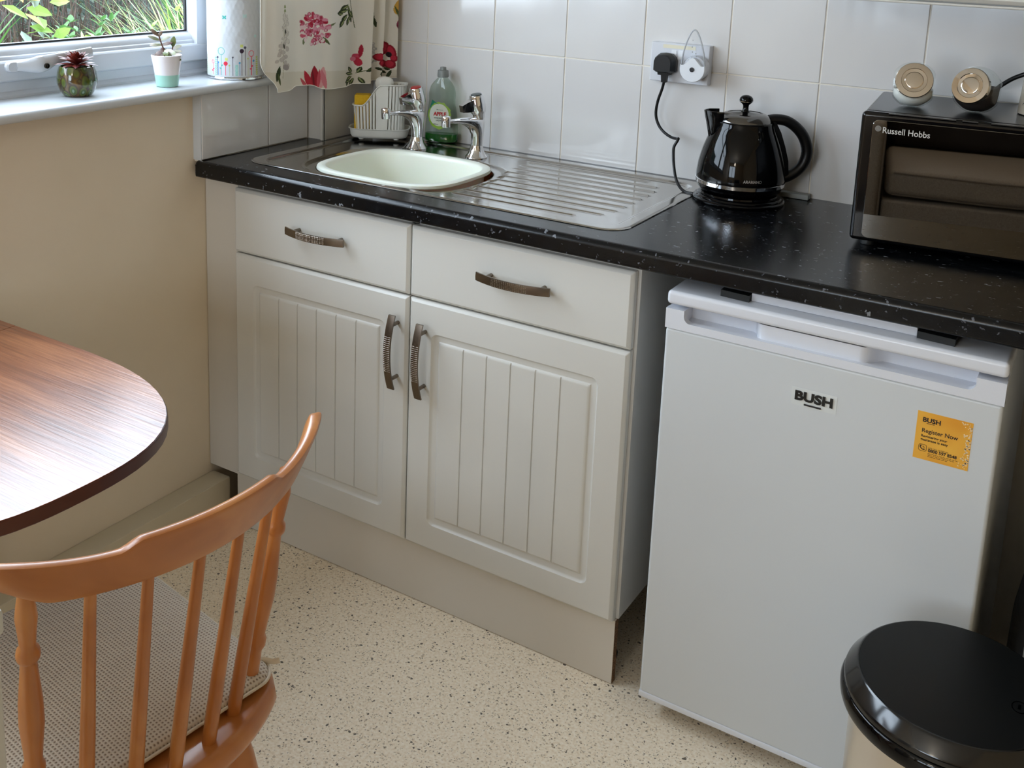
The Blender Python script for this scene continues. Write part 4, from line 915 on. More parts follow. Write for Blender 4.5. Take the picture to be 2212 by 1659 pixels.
rug = obj('rug', MB().box(.9, -4.4, .0005, 3.0, -2.30, .012, .003), bump(mat('dark_rug_pile', (48, 43, 40), .95), 300, .5, .003), label='unseen dark brown rug added under the armchair behind the camera to darken the microwave reflection', cat='rug'); retop(rug)  # unseen rug, added to darken what the microwave door mirrors
# ------------------------------------------------------------------ armchair behind the camera (seen mirrored in the microwave door)
M['sofa'] = bump(tint(mat('grey_brown_weave', (160, 148, 134), .95), 240, (146, 134, 120), (172, 160, 148)), 700, .3, .001)
ac = thing('armchair', 'grey-brown fabric armchair, seen only as a reflection in the microwave door', 'armchair', (1.86, -3.35, 0))
obj('seat_cushion', MB().box(1.422, -3.62, .300, 2.300, -2.955, .425, .035, 4), M['sofa'], ac, angle=60)
obj('base', MB().box(1.415, -3.75, .055, 2.305, -2.935, .285, .012, 3), M['sofa'], ac)
for x0, x1 in ((1.285, 1.405), (2.315, 2.44)): obj('arm', MB().box(x0, -3.80, .055, x1, -2.900, .655, .04, 4), M['sofa'], ac, angle=60)
obj('back', MB().box(1.40, -3.98, .06, 2.32, -3.72, .93, .05, 4), mat('dark_leather', (34, 28, 25), .6), ac, angle=60)
obj('back_cushion', MB().box(1.43, -3.74, .425, 2.29, -3.58, .86, .05, 4), mat('dark_cushion', (40, 32, 28), .7), ac, angle=60)
obj('seam', MB().tube([(1.455, -2.957, .412), (1.86, -2.950, .408), (2.27, -2.957, .412)], .004, 8).tube([(1.455, -2.957, .310), (1.86, -2.952, .306), (2.27, -2.957, .310)], .004, 8).tube([(1.403, -2.905, .08), (1.403, -2.903, .60)], .004, 8), mat('seam_weave', (120, 108, 96), .9), ac, kind='stuff')
for x in (1.32, 2.40):
    for y in (-2.95, -3.9): obj('foot', MB().lathe([(.018, .0125), (.024, .056)], (x, y, 0), 16), M['satin_black'], ac)
# ------------------------------------------------------------------ things on the window sill
import numpy as np
SILL = 1.0872
def colmat(name, rough, attr='print', trans=0.0, sheen=0.0):
    m = bpy.data.materials.new(name); m.use_nodes = True; t, b = nt(m); b.inputs['Roughness'].default_value = rough; b.inputs['Sheen Weight'].default_value = sheen
    a = t.nodes.new('ShaderNodeAttribute'); a.attribute_name = attr; t.links.new(a.outputs['Color'], b.inputs['Base Color'])
    if trans:
        tl = t.nodes.new('ShaderNodeBsdfTranslucent'); mx = t.nodes.new('ShaderNodeMixShader'); mx.inputs[0].default_value = trans
        out = [n for n in t.nodes if n.type == 'OUTPUT_MATERIAL'][0]
        t.links.new(a.outputs['Color'], tl.inputs[0]); t.links.new(b.outputs[0], mx.inputs[1]); t.links.new(tl.outputs[0], mx.inputs[2]); t.links.new(mx.outputs[0], out.inputs[0])
    return m
def paint(o, cols):
    ca = o.data.color_attributes.new('print', 'FLOAT_COLOR', 'POINT')
    ca.data.foreach_set('color', np.concatenate([cols, np.ones((len(cols), 1))], 1).astype(np.float32).ravel())
class Canvas:
    """prints motifs on points (X, Y); Y grows downwards, one unit is about a millimetre"""
    def __init__(s, X, Y, base): s.X, s.Y = X, Y; s.c = np.tile(np.array(lin(base)[:3]), (len(X), 1))
    def put(s, mask, rgb, a=1.0): s.c[mask] = s.c[mask]*(1-a)+np.array(lin(rgb)[:3])*a
    def ell(s, x, y, a, b, th, rgb, al=1.0):
        c, d = cos(radians(th)), sin(radians(th)); dx, dy = s.X-x, s.Y-y; u = (dx*c+dy*d)/a; v = (-dx*d+dy*c)/b
        s.put(u*u+v*v < 1, rgb, al)
    def ringe(s, x, y, a, w, rgb, ry=None):
        ry = ry or a; r = np.hypot((s.X-x), (s.Y-y)*a/ry); s.put((r < a) & (r > a-w), rgb)
    def line(s, x0, y0, x1, y1, w, rgb, al=1.0):
        L = hypot(x1-x0, y1-y0); ux, uy = (x1-x0)/L, (y1-y0)/L; t = (s.X-x0)*ux+(s.Y-y0)*uy; n_ = np.abs(-(s.X-x0)*uy+(s.Y-y0)*ux)
        s.put((t > 0) & (t < L) & (n_ < w/2), rgb, al)
    def leafp(s, x, y, L, w, th, rgb, al=1.0):
        c, d = cos(radians(th)), sin(radians(th)); u = ((s.X-x)*c+(s.Y-y)*d)/L; v = (-(s.X-x)*d+(s.Y-y)*c)/w
        s.put((u > 0) & (u < 1) & (np.abs(v) < np.sin(np.clip(u, 0, 1)*pi)**.8*.5), rgb, al)
# kitchen roll: paper on a round chromed base
RC = (-.122, .136); RR = .0668
kr = thing('kitchen_roll', 'white kitchen roll printed with small coloured flowers, on the sill beside the curtain', 'kitchen roll', (RC[0], RC[1], SILL))
obj('roll_base', MB().lathe([(.066, .0003), (.0690, .001), (.0695, .004), (.0680, .0065), (.001, .0066)], (RC[0], RC[1], SILL), 64), M['chrome'], kr)
NU, NV = 620, 300; Hh = .255
mbp = MB(); mbp.grid(NU, NV, lambda u, v: (RC[0]+RR*cos(2*pi*u)*(1+.0016*sin(37*u*6.28)*sin(v*60)), RC[1]+RR*sin(2*pi*u)*(1+.0016*sin(37*u*6.28)*sin(v*60)), SILL+.0068+v*Hh), closeu=True)
mbp.f = [f for f in mbp.f]
nb = len(mbp.v); mbp.v += [(RC[0], RC[1], SILL+.0068+Hh)]; mbp.f += [((NV-1)*NU+i, (NV-1)*NU+(i+1) % NU, nb) for i in range(NU)]
paper = bump(colmat('printed_paper', .9), 55, .25, .004, 'voronoi')
po = obj('paper', mbp, paper, kr, angle=80)
P = np.array(mbp.v); ph = np.arctan2(P[:, 1]-RC[1], P[:, 0]-RC[0]); a0 = atan2(-1.865, 1.845)
Xr = ((ph-a0+pi) % (2*pi)-pi)*RR*1000; Yr = (SILL+.0068+.0-P[:, 2])*1000
Xm = (Xr+73) % 146-73      # the print repeats every 146 mm
cv = Canvas(Xm, Yr, (206, 211, 216))
gy = 4.0
random.seed(8)
for x, h, w, col, r, kind in ((-60, 26, 1.0, (224, 60, 90), 4.5, 'o'), (-50, 44, 1.2, (120, 190, 180), 0, 'f'), (-45, 42, .9, (70, 60, 84), 2.6, 'd'), (-43, 30, .9, (70, 140, 200), 2.2, 'd'), (-38, 20, .9, (224, 60, 90), 0, 's'), (-35, 48, 1.6, (84, 180, 170), 9, 'o'), (-24, 28, 1.4, (228, 50, 76), 5.2, 'd'), (-15, 24, .8, (180, 200, 110), 2, 'd'), (-7, 43, 1.0, (84, 78, 92), 2.4, 'd'), (2, 26, .9, (150, 210, 200), 0, 'f'), (9, 30, 1.0, (60, 150, 200), 2.4, 'd'), (14, 58, 1.5, (58, 40, 60), 5.2, 'd'), (22, 66, 1.1, (84, 84, 96), 3.2, 'd'), (29, 40, .8, (200, 210, 130), 2, 'd'), (38, 44, 1.6, (228, 50, 90), 7.5, 'o'), (44, 34, 1.0, (80, 150, 205), 2.8, 'd'), (54, 46, 1.1, (190, 205, 90), 0, 'f')):
    cv.line(x, -gy, x, -gy-h, w, col)
    if kind == 'd': cv.ell(x, -gy-h, r, r, 0, col)
    if kind == 'o': cv.ringe(x, -gy-h-r, r, 1.4, col); cv.leafp(x, -gy-h*.45, 6, 3.2, -40, col); cv.leafp(x, -gy-h*.3, 6, 3.2, -140, col)
    if kind == 'f':
        for q in range(9): cv.leafp(x, -gy-h*q/9, 4.6, 2.2, -35, col); cv.leafp(x, -gy-h*q/9, 4.6, 2.2, -145, col)
for x, y, col in ((-22, -42, (206, 214, 120)), (14, -74, (206, 214, 120)), (-26, -140, (70, 170, 160)), (22, -144, (190, 222, 222)), (50, -96, (190, 222, 222))):
    for th in (-40, 40, 140, 220): cv.leafp(x, y, 6.5 if y < -100 else 4.5, 4, th, col)
paint(po, cv.c)
# left pot: glazed, peacock pattern, rosette succulent
M['soil'] = bump(mat('potting_soil', (58, 38, 28), .95), 300, .8, .002)
def glaze():
    m = mat('peacock_glaze', (84, 92, 40), .12, coat=.6); t, b = nt(m); v = coords(t, (1, 1, .62))
    vo = node(t, 'ShaderNodeTexVoronoi', Scale=62.0, Randomness=.55); t.links.new(v, vo.inputs['Vector'])
    c = ramp(t, vo.outputs['Distance'], [(.0, (24, 22, 16)), (.10, (40, 60, 50)), (.2, (132, 152, 132)), (.28, (58, 84, 44)), (.45, (92, 104, 36)), (.6, (58, 42, 22)), (.8, (120, 92, 40))]); n_ = node(t, 'ShaderNodeTexNoise', Scale=40.0); t.links.new(v, n_.inputs['Vector'])
    mx = node(t, 'ShaderNodeMix', data_type='RGBA', blend_type='MULTIPLY'); mx.inputs[0].default_value = .7; t.links.new(c, mx.inputs[6]); t.links.new(ramp(t, n_.outputs['Fac'], [(.35, (150, 130, 90)), (.6, (255, 250, 225))]), mx.inputs[7]); t.links.new(mx.outputs[2], b.inputs['Base Color']); return m
p1 = (-.1445, -.3000)
pt = thing('succulent_pot', 'dark red pointed succulent in a green glazed pot on the sill', 'plant', (*p1, SILL))
obj('pot', MB().lathe([(.024, .0003), (.029, .002), (.0345, .010), (.0400, .026), (.0405, .036), (.0385, .050), (.0350, .0620), (.0325, .0625), (.0320, .0570), (.001, .0565)], (*p1, SILL), 14), glaze(), pt, angle=28)
obj('soil', MB().lathe([(.0325, .0560), (.02, .0585), (.001, .0600)], (*p1, SILL), 24, cap=False), M['soil'], pt)
red = tint(mat('dark_red_leaf', (104, 34, 34), .35), 60, (84, 22, 26), (128, 56, 42)); random.seed(21)
def spike(o, az, el, L, w, th):
    d = Vector((cos(az)*cos(el), sin(az)*cos(el), sin(el))); sd = Vector((-sin(az), cos(az), 0)); nn = d.cross(sd)*-1
    rings = []
    for f, k, c in ((0, .45, 0), (.3, .95, .02), (.55, 1.0, .05), (.8, .62, .13), (1.0, .03, .26)):
        q = Vector(o)+d*L*f+nn*(-c)*L*-.6; rings.append([q-sd*w*k/2, q-nn*th*k, q+sd*w*k/2, q+nn*th*k*.5])
    return MB().loft(rings)
for ring, n_, el, L, w in ((0, 9, 12, .033, .014), (1, 9, 30, .030, .0130), (2, 8, 48, .026, .0115), (3, 6, 64, .021, .0095), (4, 4, 78, .015, .007)):
    for k in range(n_): obj('leaf', spike((p1[0], p1[1], SILL+.0625+ring*.0026), 2*pi*(k+.5*ring+random.uniform(-.1, .1))/n_, radians(el+random.uniform(-4, 4)), 1.28*L*random.uniform(.93, 1.07), w*1.15, .0026), red, pt, angle=30)
# right pot: white over mint, leafy succulent
p2 = (-.1170, -.0830)
pp = thing('small_potted_plant', 'small leafy plant in a white and mint two-tone pot on the sill', 'plant', (*p2, SILL))
obj('pot', MB().lathe([(.0270, .0270), (.0335, .0685), (.0338, .0700), (.0325, .0708), (.0312, .0690), (.0295, .0560), (.001, .0555)], (*p2, SILL), 48, cap=False), mat('pink_white_glaze', (236, 230, 232), .12, coat=.5), pp)
obj('pot_lower_band', MB().lathe([(.0225, .0003), (.0240, .0012), (.0270, .0270)], (*p2, SILL), 48), mat('mint_glaze', (164, 212, 196), .4), pp, label='mint green lower band')
obj('soil', MB().lathe([(.0300, .0560), (.02, .0590), (.001, .0600)], (*p2, SILL), 24, cap=False), M['soil'], pp)
stemm = mat('brown_stem', (92, 56, 44), .6)
lg_ = [tint(mat('purple_leaf', (96, 66, 66), .4), 50, (84, 52, 58), (112, 92, 74)), tint(mat('pale_leaf', (176, 180, 160), .4), 50, (196, 186, 180), (140, 156, 110)), tint(mat('olive_leaf', (94, 110, 48), .4), 50, (78, 90, 40), (120, 134, 60)), tint(mat('rust_leaf', (150, 60, 36), .4), 50, (120, 44, 30), (170, 84, 48))]
def oval(o, d, up_v, L, w):
    d = Vector(d).normalized(); s_ = d.cross(Vector(up_v)).normalized(); n3 = s_.cross(d); rings = []
    for f, k, c in ((0, .15, 0), (.2, .7, .03), (.5, 1.0, .06), (.78, .75, .05), (.95, .3, .01), (1.0, .04, 0)):
        q = Vector(o)+d*L*f+n3*c*L; rings.append([q-s_*w*k/2, q-n3*.0012*k, q+s_*w*k/2, q+n3*.0012*k])
    return MB().loft(rings)
b0 = Vector((p2[0], p2[1], SILL+.058)); e_ = Vector((.849, .529, 0)); f_ = Vector((-.529, .849, 0))
def at(e, z, f=0): return Vector((p2[0], p2[1], SILL))+e_*e+f_*f+Vector((0, 0, z))
st1 = catmull([at(-.004, .058), at(-.006, .080), at(-.012, .098), at(-.016, .112)], 4)
st2 = catmull([at(.006, .058), at(.010, .072), at(.014, .088)], 4)
obj('stem', MB().tube(st1, [.0016]*len(st1), 8), stemm, pp); obj('stem', MB().tube(st2, [.0014]*len(st2), 8), stemm, pp)
for o, de, dz, df, L, w, k in ((at(-.016, .111), -.9, .75, 0, .022, .0085, 0), (at(-.016, .111), .5, .9, .2, .012, .008, 0), (at(-.0135, .102), -.8, .3, -.3, .026, .0075, 1), (at(-.0135, .102), .9, .35, 0, .022, .0075, 1), (at(-.010, .092), -1, -.05, -.2, .024, .008, 1), (at(-.010, .092), 1, .25, -.2, .024, .0085, 0), (at(-.006, .080), .9, -.15, -.5, .034, .013, 1), (at(-.006, .078), -.7, -.3, .1, .020, .010, 0), (at(.014, .088), .15, 1, 0, .022, .0120, 2), (at(.013, .085), .95, .3, 0, .020, .009, 1), (at(.012, .078), .9, .05, -.2, .022, .009, 1), (at(.010, .070), -.2, .1, -.9, .030, .020, 2), (at(.010, .066), .9, -.2, -.3, .024, .010, 2), (at(-.006, .064), -1, -.05, -.3, .022, .009, 3), (at(-.004, .062), -.6, .1, -.8, .020, .010, 3), (at(.002, .064), .3, .4, -.8, .026, .018, 2), (at(-.002, .070), -.5, .7, .3, .018, .012, 0)):
    d = e_*de+f_*df+Vector((0, 0, dz)); obj('leaf', oval(o, d, Vector((0, 0, .55))-f_*1.0 if abs(dz) < .8 else -f_+Vector((0, 0, .2)), L*1.12, w*1.1), lg_[k], pp, angle=40)
# ------------------------------------------------------------------ curtain
A0 = Vector((-.035, .135)); TT = Vector((.07, .40)).normalized(); NN = Vector((TT.y, -TT.x))
UR = .452; ZTOP = 1.62
def uL(z): return -.004 + .046*ss((1.135-z)/.078)**1.3 if z < 1.135 else -.004
def hem(s):
    u = s*UR
    return 1.0545 + .0095*ss((u-.045)/.03)*(1-ss((u-.11)/.05)) - .0055*ss((u-.12)/.06)+.004*ss((u-.25)/.03)+.0055*ss((u-.335)/.01)+.004*ss((u-.375)/.01)+.004*ss((u-.42)/.01)
FE = (.333, .372, .418)
def fold(u, z):
    k = 1.0+.25*(z-1.05)
    d = .0045*sin(u*34+.6)*ss(u/.04)+.0030*sin(u*71+2+z*2)+.003*sin(u*19+z*5)
    d += .004*math.exp(-(u/.008)**2)
    for e, am in ((.205, .004), (.262, .006)): d += am*math.exp(-((u-e)/.017)**2)
    last = .30
    for e in FE:
        q = (u-last)/(e-last)
        if 0 <= q <= 1: d += .022*q**1.6*k
        elif u > e and u < e+.006: d += .022*k*(1-ss((u-e)/.006))
        last = e
    return d-.006*ss((u-.33)/.02)
CU, CVn = 360, 430
def cfn(s, v):
    zb = hem(s); z = zb+(ZTOP-zb)*(v**1.35); l = uL(z); u = l+(UR-l)*s
    g = min(1.0, (UR-u)/.01+.2)
    d = fold(u, z)*g-.0
    u2 = u+.0035*sin(z*9+u*7)*ss((u-.02)/.05)*ss((.44-u)/.05)
    p = A0+TT*u2+NN*d
    return (p.x, p.y, z)
cm = MB().grid(CU, CVn, cfn)
fab = bump(colmat('printed_cotton', .9, trans=.30, sheen=.1), 900, .15, .0006)
P = np.array(cm.v); U = (P[:, 0]-A0.x)*TT.x+(P[:, 1]-A0.y)*TT.y; Z = P[:, 2]
# print coordinates: PX along the cloth, PY downwards
PY = (1.32636-Z)/.0011658; PX = (U+.869031-1.077e-5*PY)/.00151788
PY = (1.32636-7.79434e-5*PX-Z)/.00116583
cv = Canvas(PX, PY, (240, 234, 221)); random.seed(31)
hemzone = PY > 152+0*PX; cv.put(hemzone, (222, 212, 190), .6)
dk, ol, lt = (52, 62, 34), (86, 98, 52), (150, 160, 104)
def motif_all(oy=0.0, full=True):
    # tall pale foxglove
    cv.line(614, 12+oy, 608, 165+oy, 1.2, (176, 170, 130)); cv.leafp(596, 172+oy, 34, 8, -80, dk); cv.leafp(603, 180+oy, 26, 4, -100, ol)
    for i in range(34):
        f = i/33; y = 34+oy+105*f; x = 616-8*f+random.uniform(-1, 1)*(4+10*f); a = random.uniform(3.0, 5.0)
        c1 = (208, 198, 186) if f > .55 else (226, 219, 204)
        cv.ell(x, y, a, a*1.25, random.uniform(0, 180), (192, 182, 170)); cv.ell(x, y, a*.82, a*1.08, 0, c1)
    for y in (20, 28): cv.leafp(612, y+oy, 7, 4, -60, lt); cv.leafp(616, y+oy, 7, 4, -120, lt)
    for x, y in ((614, 62), (610, 92)): cv.leafp(x, y+oy, 12, 4, 80, (60, 62, 44))
    cv.ell(616, 142+oy, 8, 6, 20, (172, 160, 154))
    # pink flower head
    cv.leafp(700, 58+oy, 20, 4, -30, (120, 128, 88)); cv.leafp(652, 96+oy, 16, 5, -80, (120, 128, 88)); cv.leafp(692, 78+oy, 22, 5, 55, ol)
    for i in range(120):
        a = random.uniform(0, 6.28); r = sqrt(random.random()); x = 675+28*r*cos(a); y = 62+oy+34*r*sin(a)
        top_ = (y-oy) < 52; col = random.choice([(196, 52, 78), (214, 96, 120), (226, 150, 168), (178, 30, 58)] if top_ or random.random() < .3 else [(226, 160, 176), (238, 206, 208), (214, 110, 134), (240, 222, 218)])
        cv.ell(x, y, random.uniform(2.4, 4.2), random.uniform(3.0, 5.5), random.uniform(0, 180), (186, 88, 108) if random.random() < .35 else col); cv.ell(x, y, 1.6, 2.6, 0, col)
    # leaf sprigs
    for (x, y, th, L) in ((747, 8, 75, 42), (748, 10, 150, 22), (748, 20, 165, 26), (746, 30, 130, 24), (750, 20, 60, 20), (752, 34, 110, 22), (738, 40, 120, 22), (735, 30, 190, 14)):
        cv.leafp(x, y+oy, L, 9, th, dk); cv.leafp(x+1, y+1+oy, L*.8, 3, th, lt)
    cv.line(752, -10+oy, 766, 60+oy, 1.6, ol); cv.line(800, -20+oy, 808, 56+oy, 1.8, ol); cv.leafp(803, 30+oy, 28, 6, 78, dk)
    # tulip
    for x, y, L, w, th, c in ((686, 192, 50, 15, -82, (232, 168, 168)), (697, 192, 44, 9, -100, (222, 130, 138)), (676, 192, 52, 19, -92, (172, 28, 46)), (668, 192, 44, 12, -108, (190, 44, 60)), (660, 190, 28, 6, -118, (202, 90, 96)), (681, 192, 44, 8, -84, (212, 84, 96))):
        cv.leafp(x, y+oy, L, w, th, c)
    cv.leafp(674, 190+oy, 42, 4, -96, (120, 14, 30))
    # half anemone, sprig and stems
    for x, y, a, b, th, c in ((768, 122, 8, 6, 0, (206, 70, 96)), (771, 134, 10, 7, 70, (196, 44, 70)), (776, 110, 3.5, 14, 5, (176, 30, 56)), (762, 128, 6, 5, 0, (222, 120, 140))): cv.ell(x, y+oy, a, b, th, c)
    for (x, y, th, L) in ((762, 162, 190, 20), (760, 166, 150, 20), (764, 170, 120, 20), (760, 158, 235, 16), (770, 158, 300, 15), (772, 168, 60, 18), (750, 172, 110, 16), (756, 176, 170, 16)): cv.leafp(x, y+oy, L, 8, th, dk); cv.leafp(x, y+oy, L*.8, 2.6, th, lt)
    cv.leafp(783, 156+oy, 26, 9, -40, dk); cv.line(768, 160+oy, 800, 145+oy, 1.6, ol); cv.line(790, 176+oy, 800, 146+oy, 2.6, (150, 150, 96)); cv.line(800, 146+oy, 806, 130+oy, 1.6, (150, 150, 96))
    for i in range(22): cv.ell(802+random.uniform(-6, 6), 92+oy+i*2.2, 2.4, 3.2, 0, (190, 186, 184)); cv.ell(802+random.uniform(-5, 5), 92+oy+i*2.2, 1.6, 2.2, 0, (226, 221, 212))
    # red anemone
    for x, y, a, b, th in ((826, 104, 9, 15, 10), (838, 112, 7, 17, -12), (815, 124, 11, 9, 0), (822, 138, 10, 9, 40), (836, 140, 9, 10, 0), (842, 126, 6, 8, 0)): cv.ell(x, y+oy, a, b, th, (150, 20, 40)); cv.ell(x-1, y-1+oy, a*.7, b*.7, th, (196, 44, 66))
    cv.ell(834, 118+oy, 4.5, 6, 0, (30, 14, 20))
    for (x, y, th, L) in ((818, 152, 200, 12), (818, 154, 100, 14), (820, 154, 30, 12), (838, 152, 110, 22), (836, 152, 200, 10)): cv.leafp(x, y+oy, L, 6, th, dk)
    cv.line(824, 146+oy, 836, 150+oy, 1.5, ol)
    # iris at the right edge
    cv.ell(852, 8+oy, 10, 20, 20, (216, 168, 70)); cv.ell(856, 24+oy, 5, 12, 0, (236, 196, 110)); cv.leafp(842, 8+oy, 40, 5, 70, ol); cv.ell(853, 50+oy, 8, 11, 0, (112, 30, 52)); cv.ell(850, 46+oy, 4, 7, 0, (150, 60, 84))
motif_all(0.0)
motif_all(-212.0)
cur = obj('cloth', cm, fab, None, angle=80); cur.name = 'curtain_cloth'; paint(cur, cv.c)
ct = thing('curtain', 'cream cotton curtain printed with red and pink flowers hanging in the corner', 'curtain', (.0, .33, 1.05))
cur.parent = ct; cur.data.transform(Matrix.Translation(-Vector((.0, .33, 1.05)))); OFF[cur.name] = Vector((.0, .33, 1.05)); cur.name = 'cloth'
# solid edge binding down the window side and along the hem
eb = [Vector(cfn(0, v))+Vector((0, -.0006, 0)) for v in [i/60 for i in range(61)]]; hb = [Vector(cfn(s, 0)) for s in [i/120 for i in range(121)]]
obj('edge_hem', MB().tube(eb, .0011, 6).tube(hb, .0010, 6), mat('hem_cotton', (238, 234, 224), .9), ct, angle=80)
wire = thing('curtain_rail', 'white rail that the flowered curtain hangs from', 'curtain rail', (-.03, -.8, 1.63))
obj('rail', MB().box(-.050, -1.9, 1.620, -.030, .02, 1.640, .003).tube([(-.04, .0, 1.63), (-.03, .15, 1.63), (.035, .535, 1.63)], .008, 8), M['upvc'], wire)
obj('bracket', MB().box(-.1105, -1.2, 1.615, -.045, -1.17, 1.645, .002), M['upvc'], wire)
# ------------------------------------------------------------------ garden outside
obj('garden_ground', MB().box(-9, -6, -.3, -.37, 9, .25), bump(mat('garden_soil', (62, 58, 40), .95), 20, .6, .05), smooth=False, kind='structure')
def leafmat(name, a, b):
    m = tint(mat(name, a, .45), 6, a, b); t, bs = nt(m); tl = t.nodes.new('ShaderNodeBsdfTranslucent'); mx = t.nodes.new('ShaderNodeMixShader'); mx.inputs[0].default_value = .3
    out = [n for n in t.nodes if n.type == 'OUTPUT_MATERIAL'][0]; src = bs.inputs['Base Color'].links[0].from_socket
    t.links.new(src, tl.inputs[0]); t.links.new(bs.outputs[0], mx.inputs[1]); t.links.new(tl.outputs[0], mx.inputs[2]); t.links.new(mx.outputs[0], out.inputs[0]); return m
G = {k: leafmat('garden_'+k, *c) for k, c in {'dark': ((16, 30, 20), (36, 58, 36)), 'mid': ((44, 84, 44), (84, 124, 60)), 'light': ((104, 140, 60), (146, 168, 84)), 'straw': ((150, 140, 90), (186, 172, 120)), 'yellow': ((160, 158, 70), (190, 150, 80)), 'stem': ((56, 40, 36), (84, 66, 54)), 'grey': ((90, 108, 96), (130, 146, 128))}.items()}
def blade(mb, o, az, L, w, lean, droop, n=7):
    d = Vector((cos(az), sin(az), 0)); s_ = Vector((-sin(az), cos(az), 0)); p = Vector(o); el = pi/2-lean; vs = []
    for i in range(n):
        f = i/(n-1); k = w*(sin(min(1, f*1.15+.18)*pi)**.6 if f < .85 else (1-f)/.15*.45+.02)
        vs += [p-s_*k/2, p+s_*k/2]; p = p+(d*cos(el)+Vector((0, 0, sin(el))))*L/(n-1); el -= droop/(n-1)
    mb.add(vs, [(2*i, 2*i+1, 2*i+3, 2*i+2) for i in range(n-1)])
def card(mb, o, d, n_, L, w):
    d = Vector(d).normalized(); s_ = d.cross(Vector(n_)).normalized(); u3 = s_.cross(d)
    o = Vector(o); mb.add([o, o+d*L*.35-s_*w/2+u3*L*.06, o+d*L*.35+s_*w/2+u3*L*.06, o+d*L*.4, o+d*L*.75-s_*w*.32+u3*L*.03, o+d*L*.75+s_*w*.32+u3*L*.03, o+d*L*.75-u3*L*.02, o+d*L-u3*L*.04],
           [(0, 3, 1), (0, 2, 3), (1, 3, 6, 4), (3, 2, 5, 6), (4, 6, 7), (6, 5, 7)])
random.seed(101); R_ = random.uniform
def ray_at(px, py, x):   # room point seen at a given place in the window, at depth x
    ry = (-.3961-(-1.7288))/(-.25-1.7223)
    return None
# dark hedge behind
hm = MB()
for i in range(9000):
    o = Vector((R_(-5.2, -4.3), R_(-3, 6.5), R_(.25, 2.6))); card(hm, o, (R_(-.2, 1), R_(-1, 1), R_(-1, .6)), (1, R_(-.6, .6), R_(0, 1)), R_(.05, .11), R_(.025, .05))
hm.box(-5.6, -3, .25, -5.1, 6.5, 2.6)
hd_ = obj('hedge', hm, G['dark'], None, smooth=False, kind='stuff', label='dark green hedge across the back of the garden', cat='hedge'); retop(hd_)
# dry upright stems
dm = MB()
for i in range(520):
    y = R_(.9, 3.6); x = -2.9-R_(0, .9); h = R_(.5, 1.2)
    dm.tube([(x, y, .25), (x+R_(-.06, .06), y+R_(-.08, .08), .25+h*.5), (x+R_(-.12, .12), y+R_(-.16, .16), .25+h)], [.005, .004, .0015], 4, cap=False)
    for q in range(2): card(dm, (x, y, .25+h*R_(.3, .9)), (R_(-1, 1), R_(-1, 1), R_(-.8, .5)), (0, 0, 1), R_(.03, .08), R_(.006, .016))
ds_ = obj('dry_stems', dm, G['stem'], None, smooth=False, kind='stuff', label='tangle of dry brown stems in the garden behind the leafy branch', cat='stems'); retop(ds_)
# arching grass clumps
def clump(cx, cy, n_, h, m, label, w=(.010, .022), x_j=.16):
    mb = MB()
    for i in range(n_): blade(mb, (cx+R_(-x_j, x_j), cy+R_(-x_j, x_j), .24), R_(0, 2*pi), h*R_(.6, 1.1), R_(*w), R_(.05, .5), R_(.5, 1.9))
    o = obj('grass_clump', mb, m, None, smooth=False, kind='stuff', label=label, cat='grass'); retop(o)
clump(-1.95, 1.75, 240, 1.25, G['light'], 'pale green arching grass clump outside the window')
clump(-1.80, 1.42, 130, 1.05, G['straw'], 'straw-coloured grass clump in front of the green ones')
clump(-2.15, 2.15, 200, 1.30, G['straw'], 'yellowed arching grass clump at the right end of the view')
clump(-2.55, 2.45, 200, 1.45, G['mid'], 'tall mid-green grass clump behind the yellowed one')
clump(-1.75, .05, 150, 1.15, G['mid'], 'dark green grass clump at the left of the view')
clump(-2.6, .75, 160, 1.3, G['mid'], 'green grass clump behind the rose branch', (.012, .026))
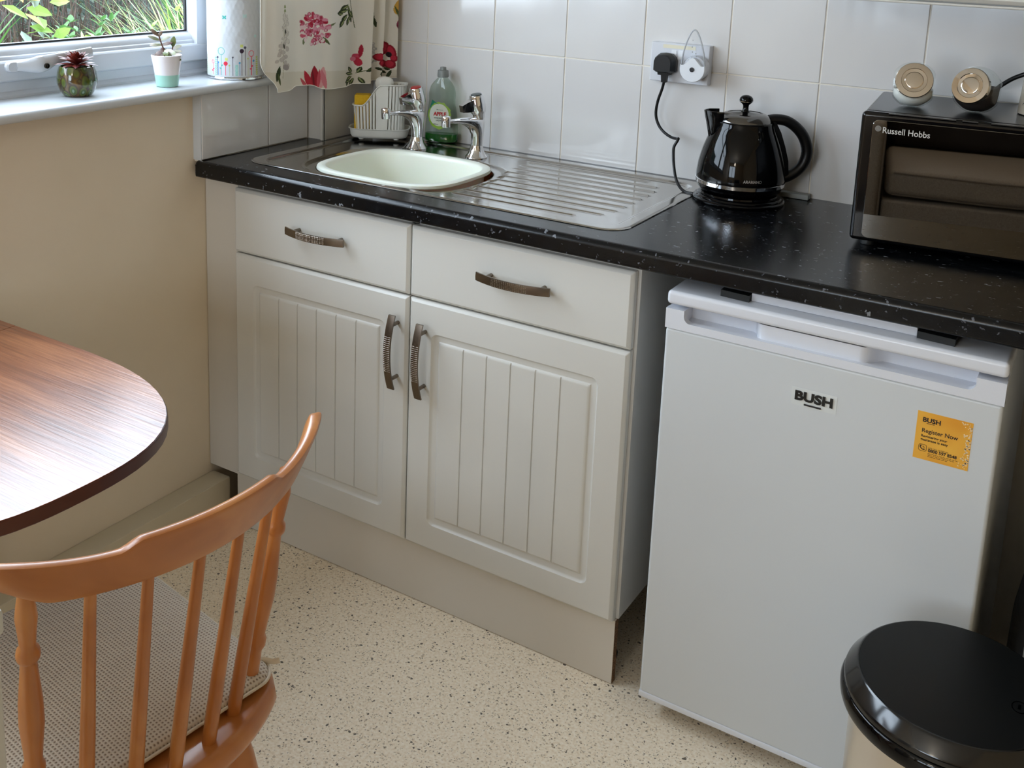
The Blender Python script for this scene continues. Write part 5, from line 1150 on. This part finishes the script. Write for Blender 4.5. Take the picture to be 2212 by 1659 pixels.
# low leafy shrubs close under the window
def shrub(cx, cy, r, h, n_, m, label, L=(.03, .055)):
    mb = MB()
    for i in range(n_):
        a = R_(0, 6.28); q = sqrt(R_(0, 1))*r; z = .25+(h-.25)*(1-(q/r)**2*.5)*R_(.45, 1); o = Vector((cx+q*cos(a), cy+q*sin(a), z))
        for k in range(3): card(mb, o, (cos(a+k*2.1), sin(a+k*2.1), R_(.3, 1.1)), (0, 0, 1), R_(*L), R_(.014, .024))
    o = obj('leafy_shrub', mb, m, None, smooth=False, kind='stuff', label=label, cat='shrub'); retop(o)
shrub(-1.25, .62, .34, 1.14, 360, G['mid'], 'low green shrub just below the middle of the window')
shrub(-1.35, 1.10, .32, 1.12, 300, G['light'], 'low bright green shrub below the right half of the window')
shrub(-1.15, .12, .34, 1.17, 320, G['grey'], 'low grey-green shrub below the left half of the window')
# rose branches with separate leaves
def rose(name, stem, leaves, label):
    b_ = thing(name, label, 'rose', stem[0])
    pts = catmull(stem, 6); obj('stem', MB().tube(pts, [.0085-.0045*i/len(pts) for i in range(len(pts))], 8), G['stem'], b_, angle=70)
    for o, d, n_, L, w, k in leaves:
        mb = MB(); card(mb, o, d, n_, L, w); obj('leaf', mb, G[k], b_, smooth=False)
random.seed(77)
def mkleaves(base, n_, keys, zlo, zhi, spread=.10, L=(.05, .085)):
    out = []
    for i in range(n_):
        f = i/max(1, n_-1); z = zlo+(zhi-zlo)*f
        o = Vector(base(z))+Vector((R_(-.02, .02), R_(-spread, spread)*.4, 0)); d = Vector((R_(.1, .8), R_(-1, 1), R_(-.9, .25)))
        out.append((o, d, (1, R_(-.3, .3), R_(.3, 1)), R_(*L), R_(.028, .045), random.choice(keys)))
    return out
rose('rose_branch', [(-1.02, .020, .25), (-1.03, .025, .8), (-1.02, .040, 1.10), (-1.00, .085, 1.22), (-.98, .13, 1.38), (-.97, .15, 1.6)], mkleaves(lambda z: (-1.0, .05+.2*(z-1.0), z), 36, ['light', 'mid', 'grey', 'yellow'], 1.02, 1.55), 'dark rose branch with yellowing leaves, leftmost outside the window')
rose('rose_branch', [(-1.22, .33, .25), (-1.21, .33, .8), (-1.20, .34, 1.08), (-1.19, .36, 1.22), (-1.19, .38, 1.5)], mkleaves(lambda z: (-1.18, .35+.06*(z-1.1), z), 32, ['light', 'yellow', 'grey', 'light'], 1.04, 1.45, .16), 'rose branch with pale green and yellow leaves, second from the left outside the window')
rose('rose_branch', [(-1.15, .50, .25), (-1.15, .50, .9), (-1.14, .505, 1.09)], mkleaves(lambda z: (-1.13, .51, z), 7, ['light'], 1.05, 1.09, .05, (.03, .045)), 'short bright green shoot at the bottom of the garden view')
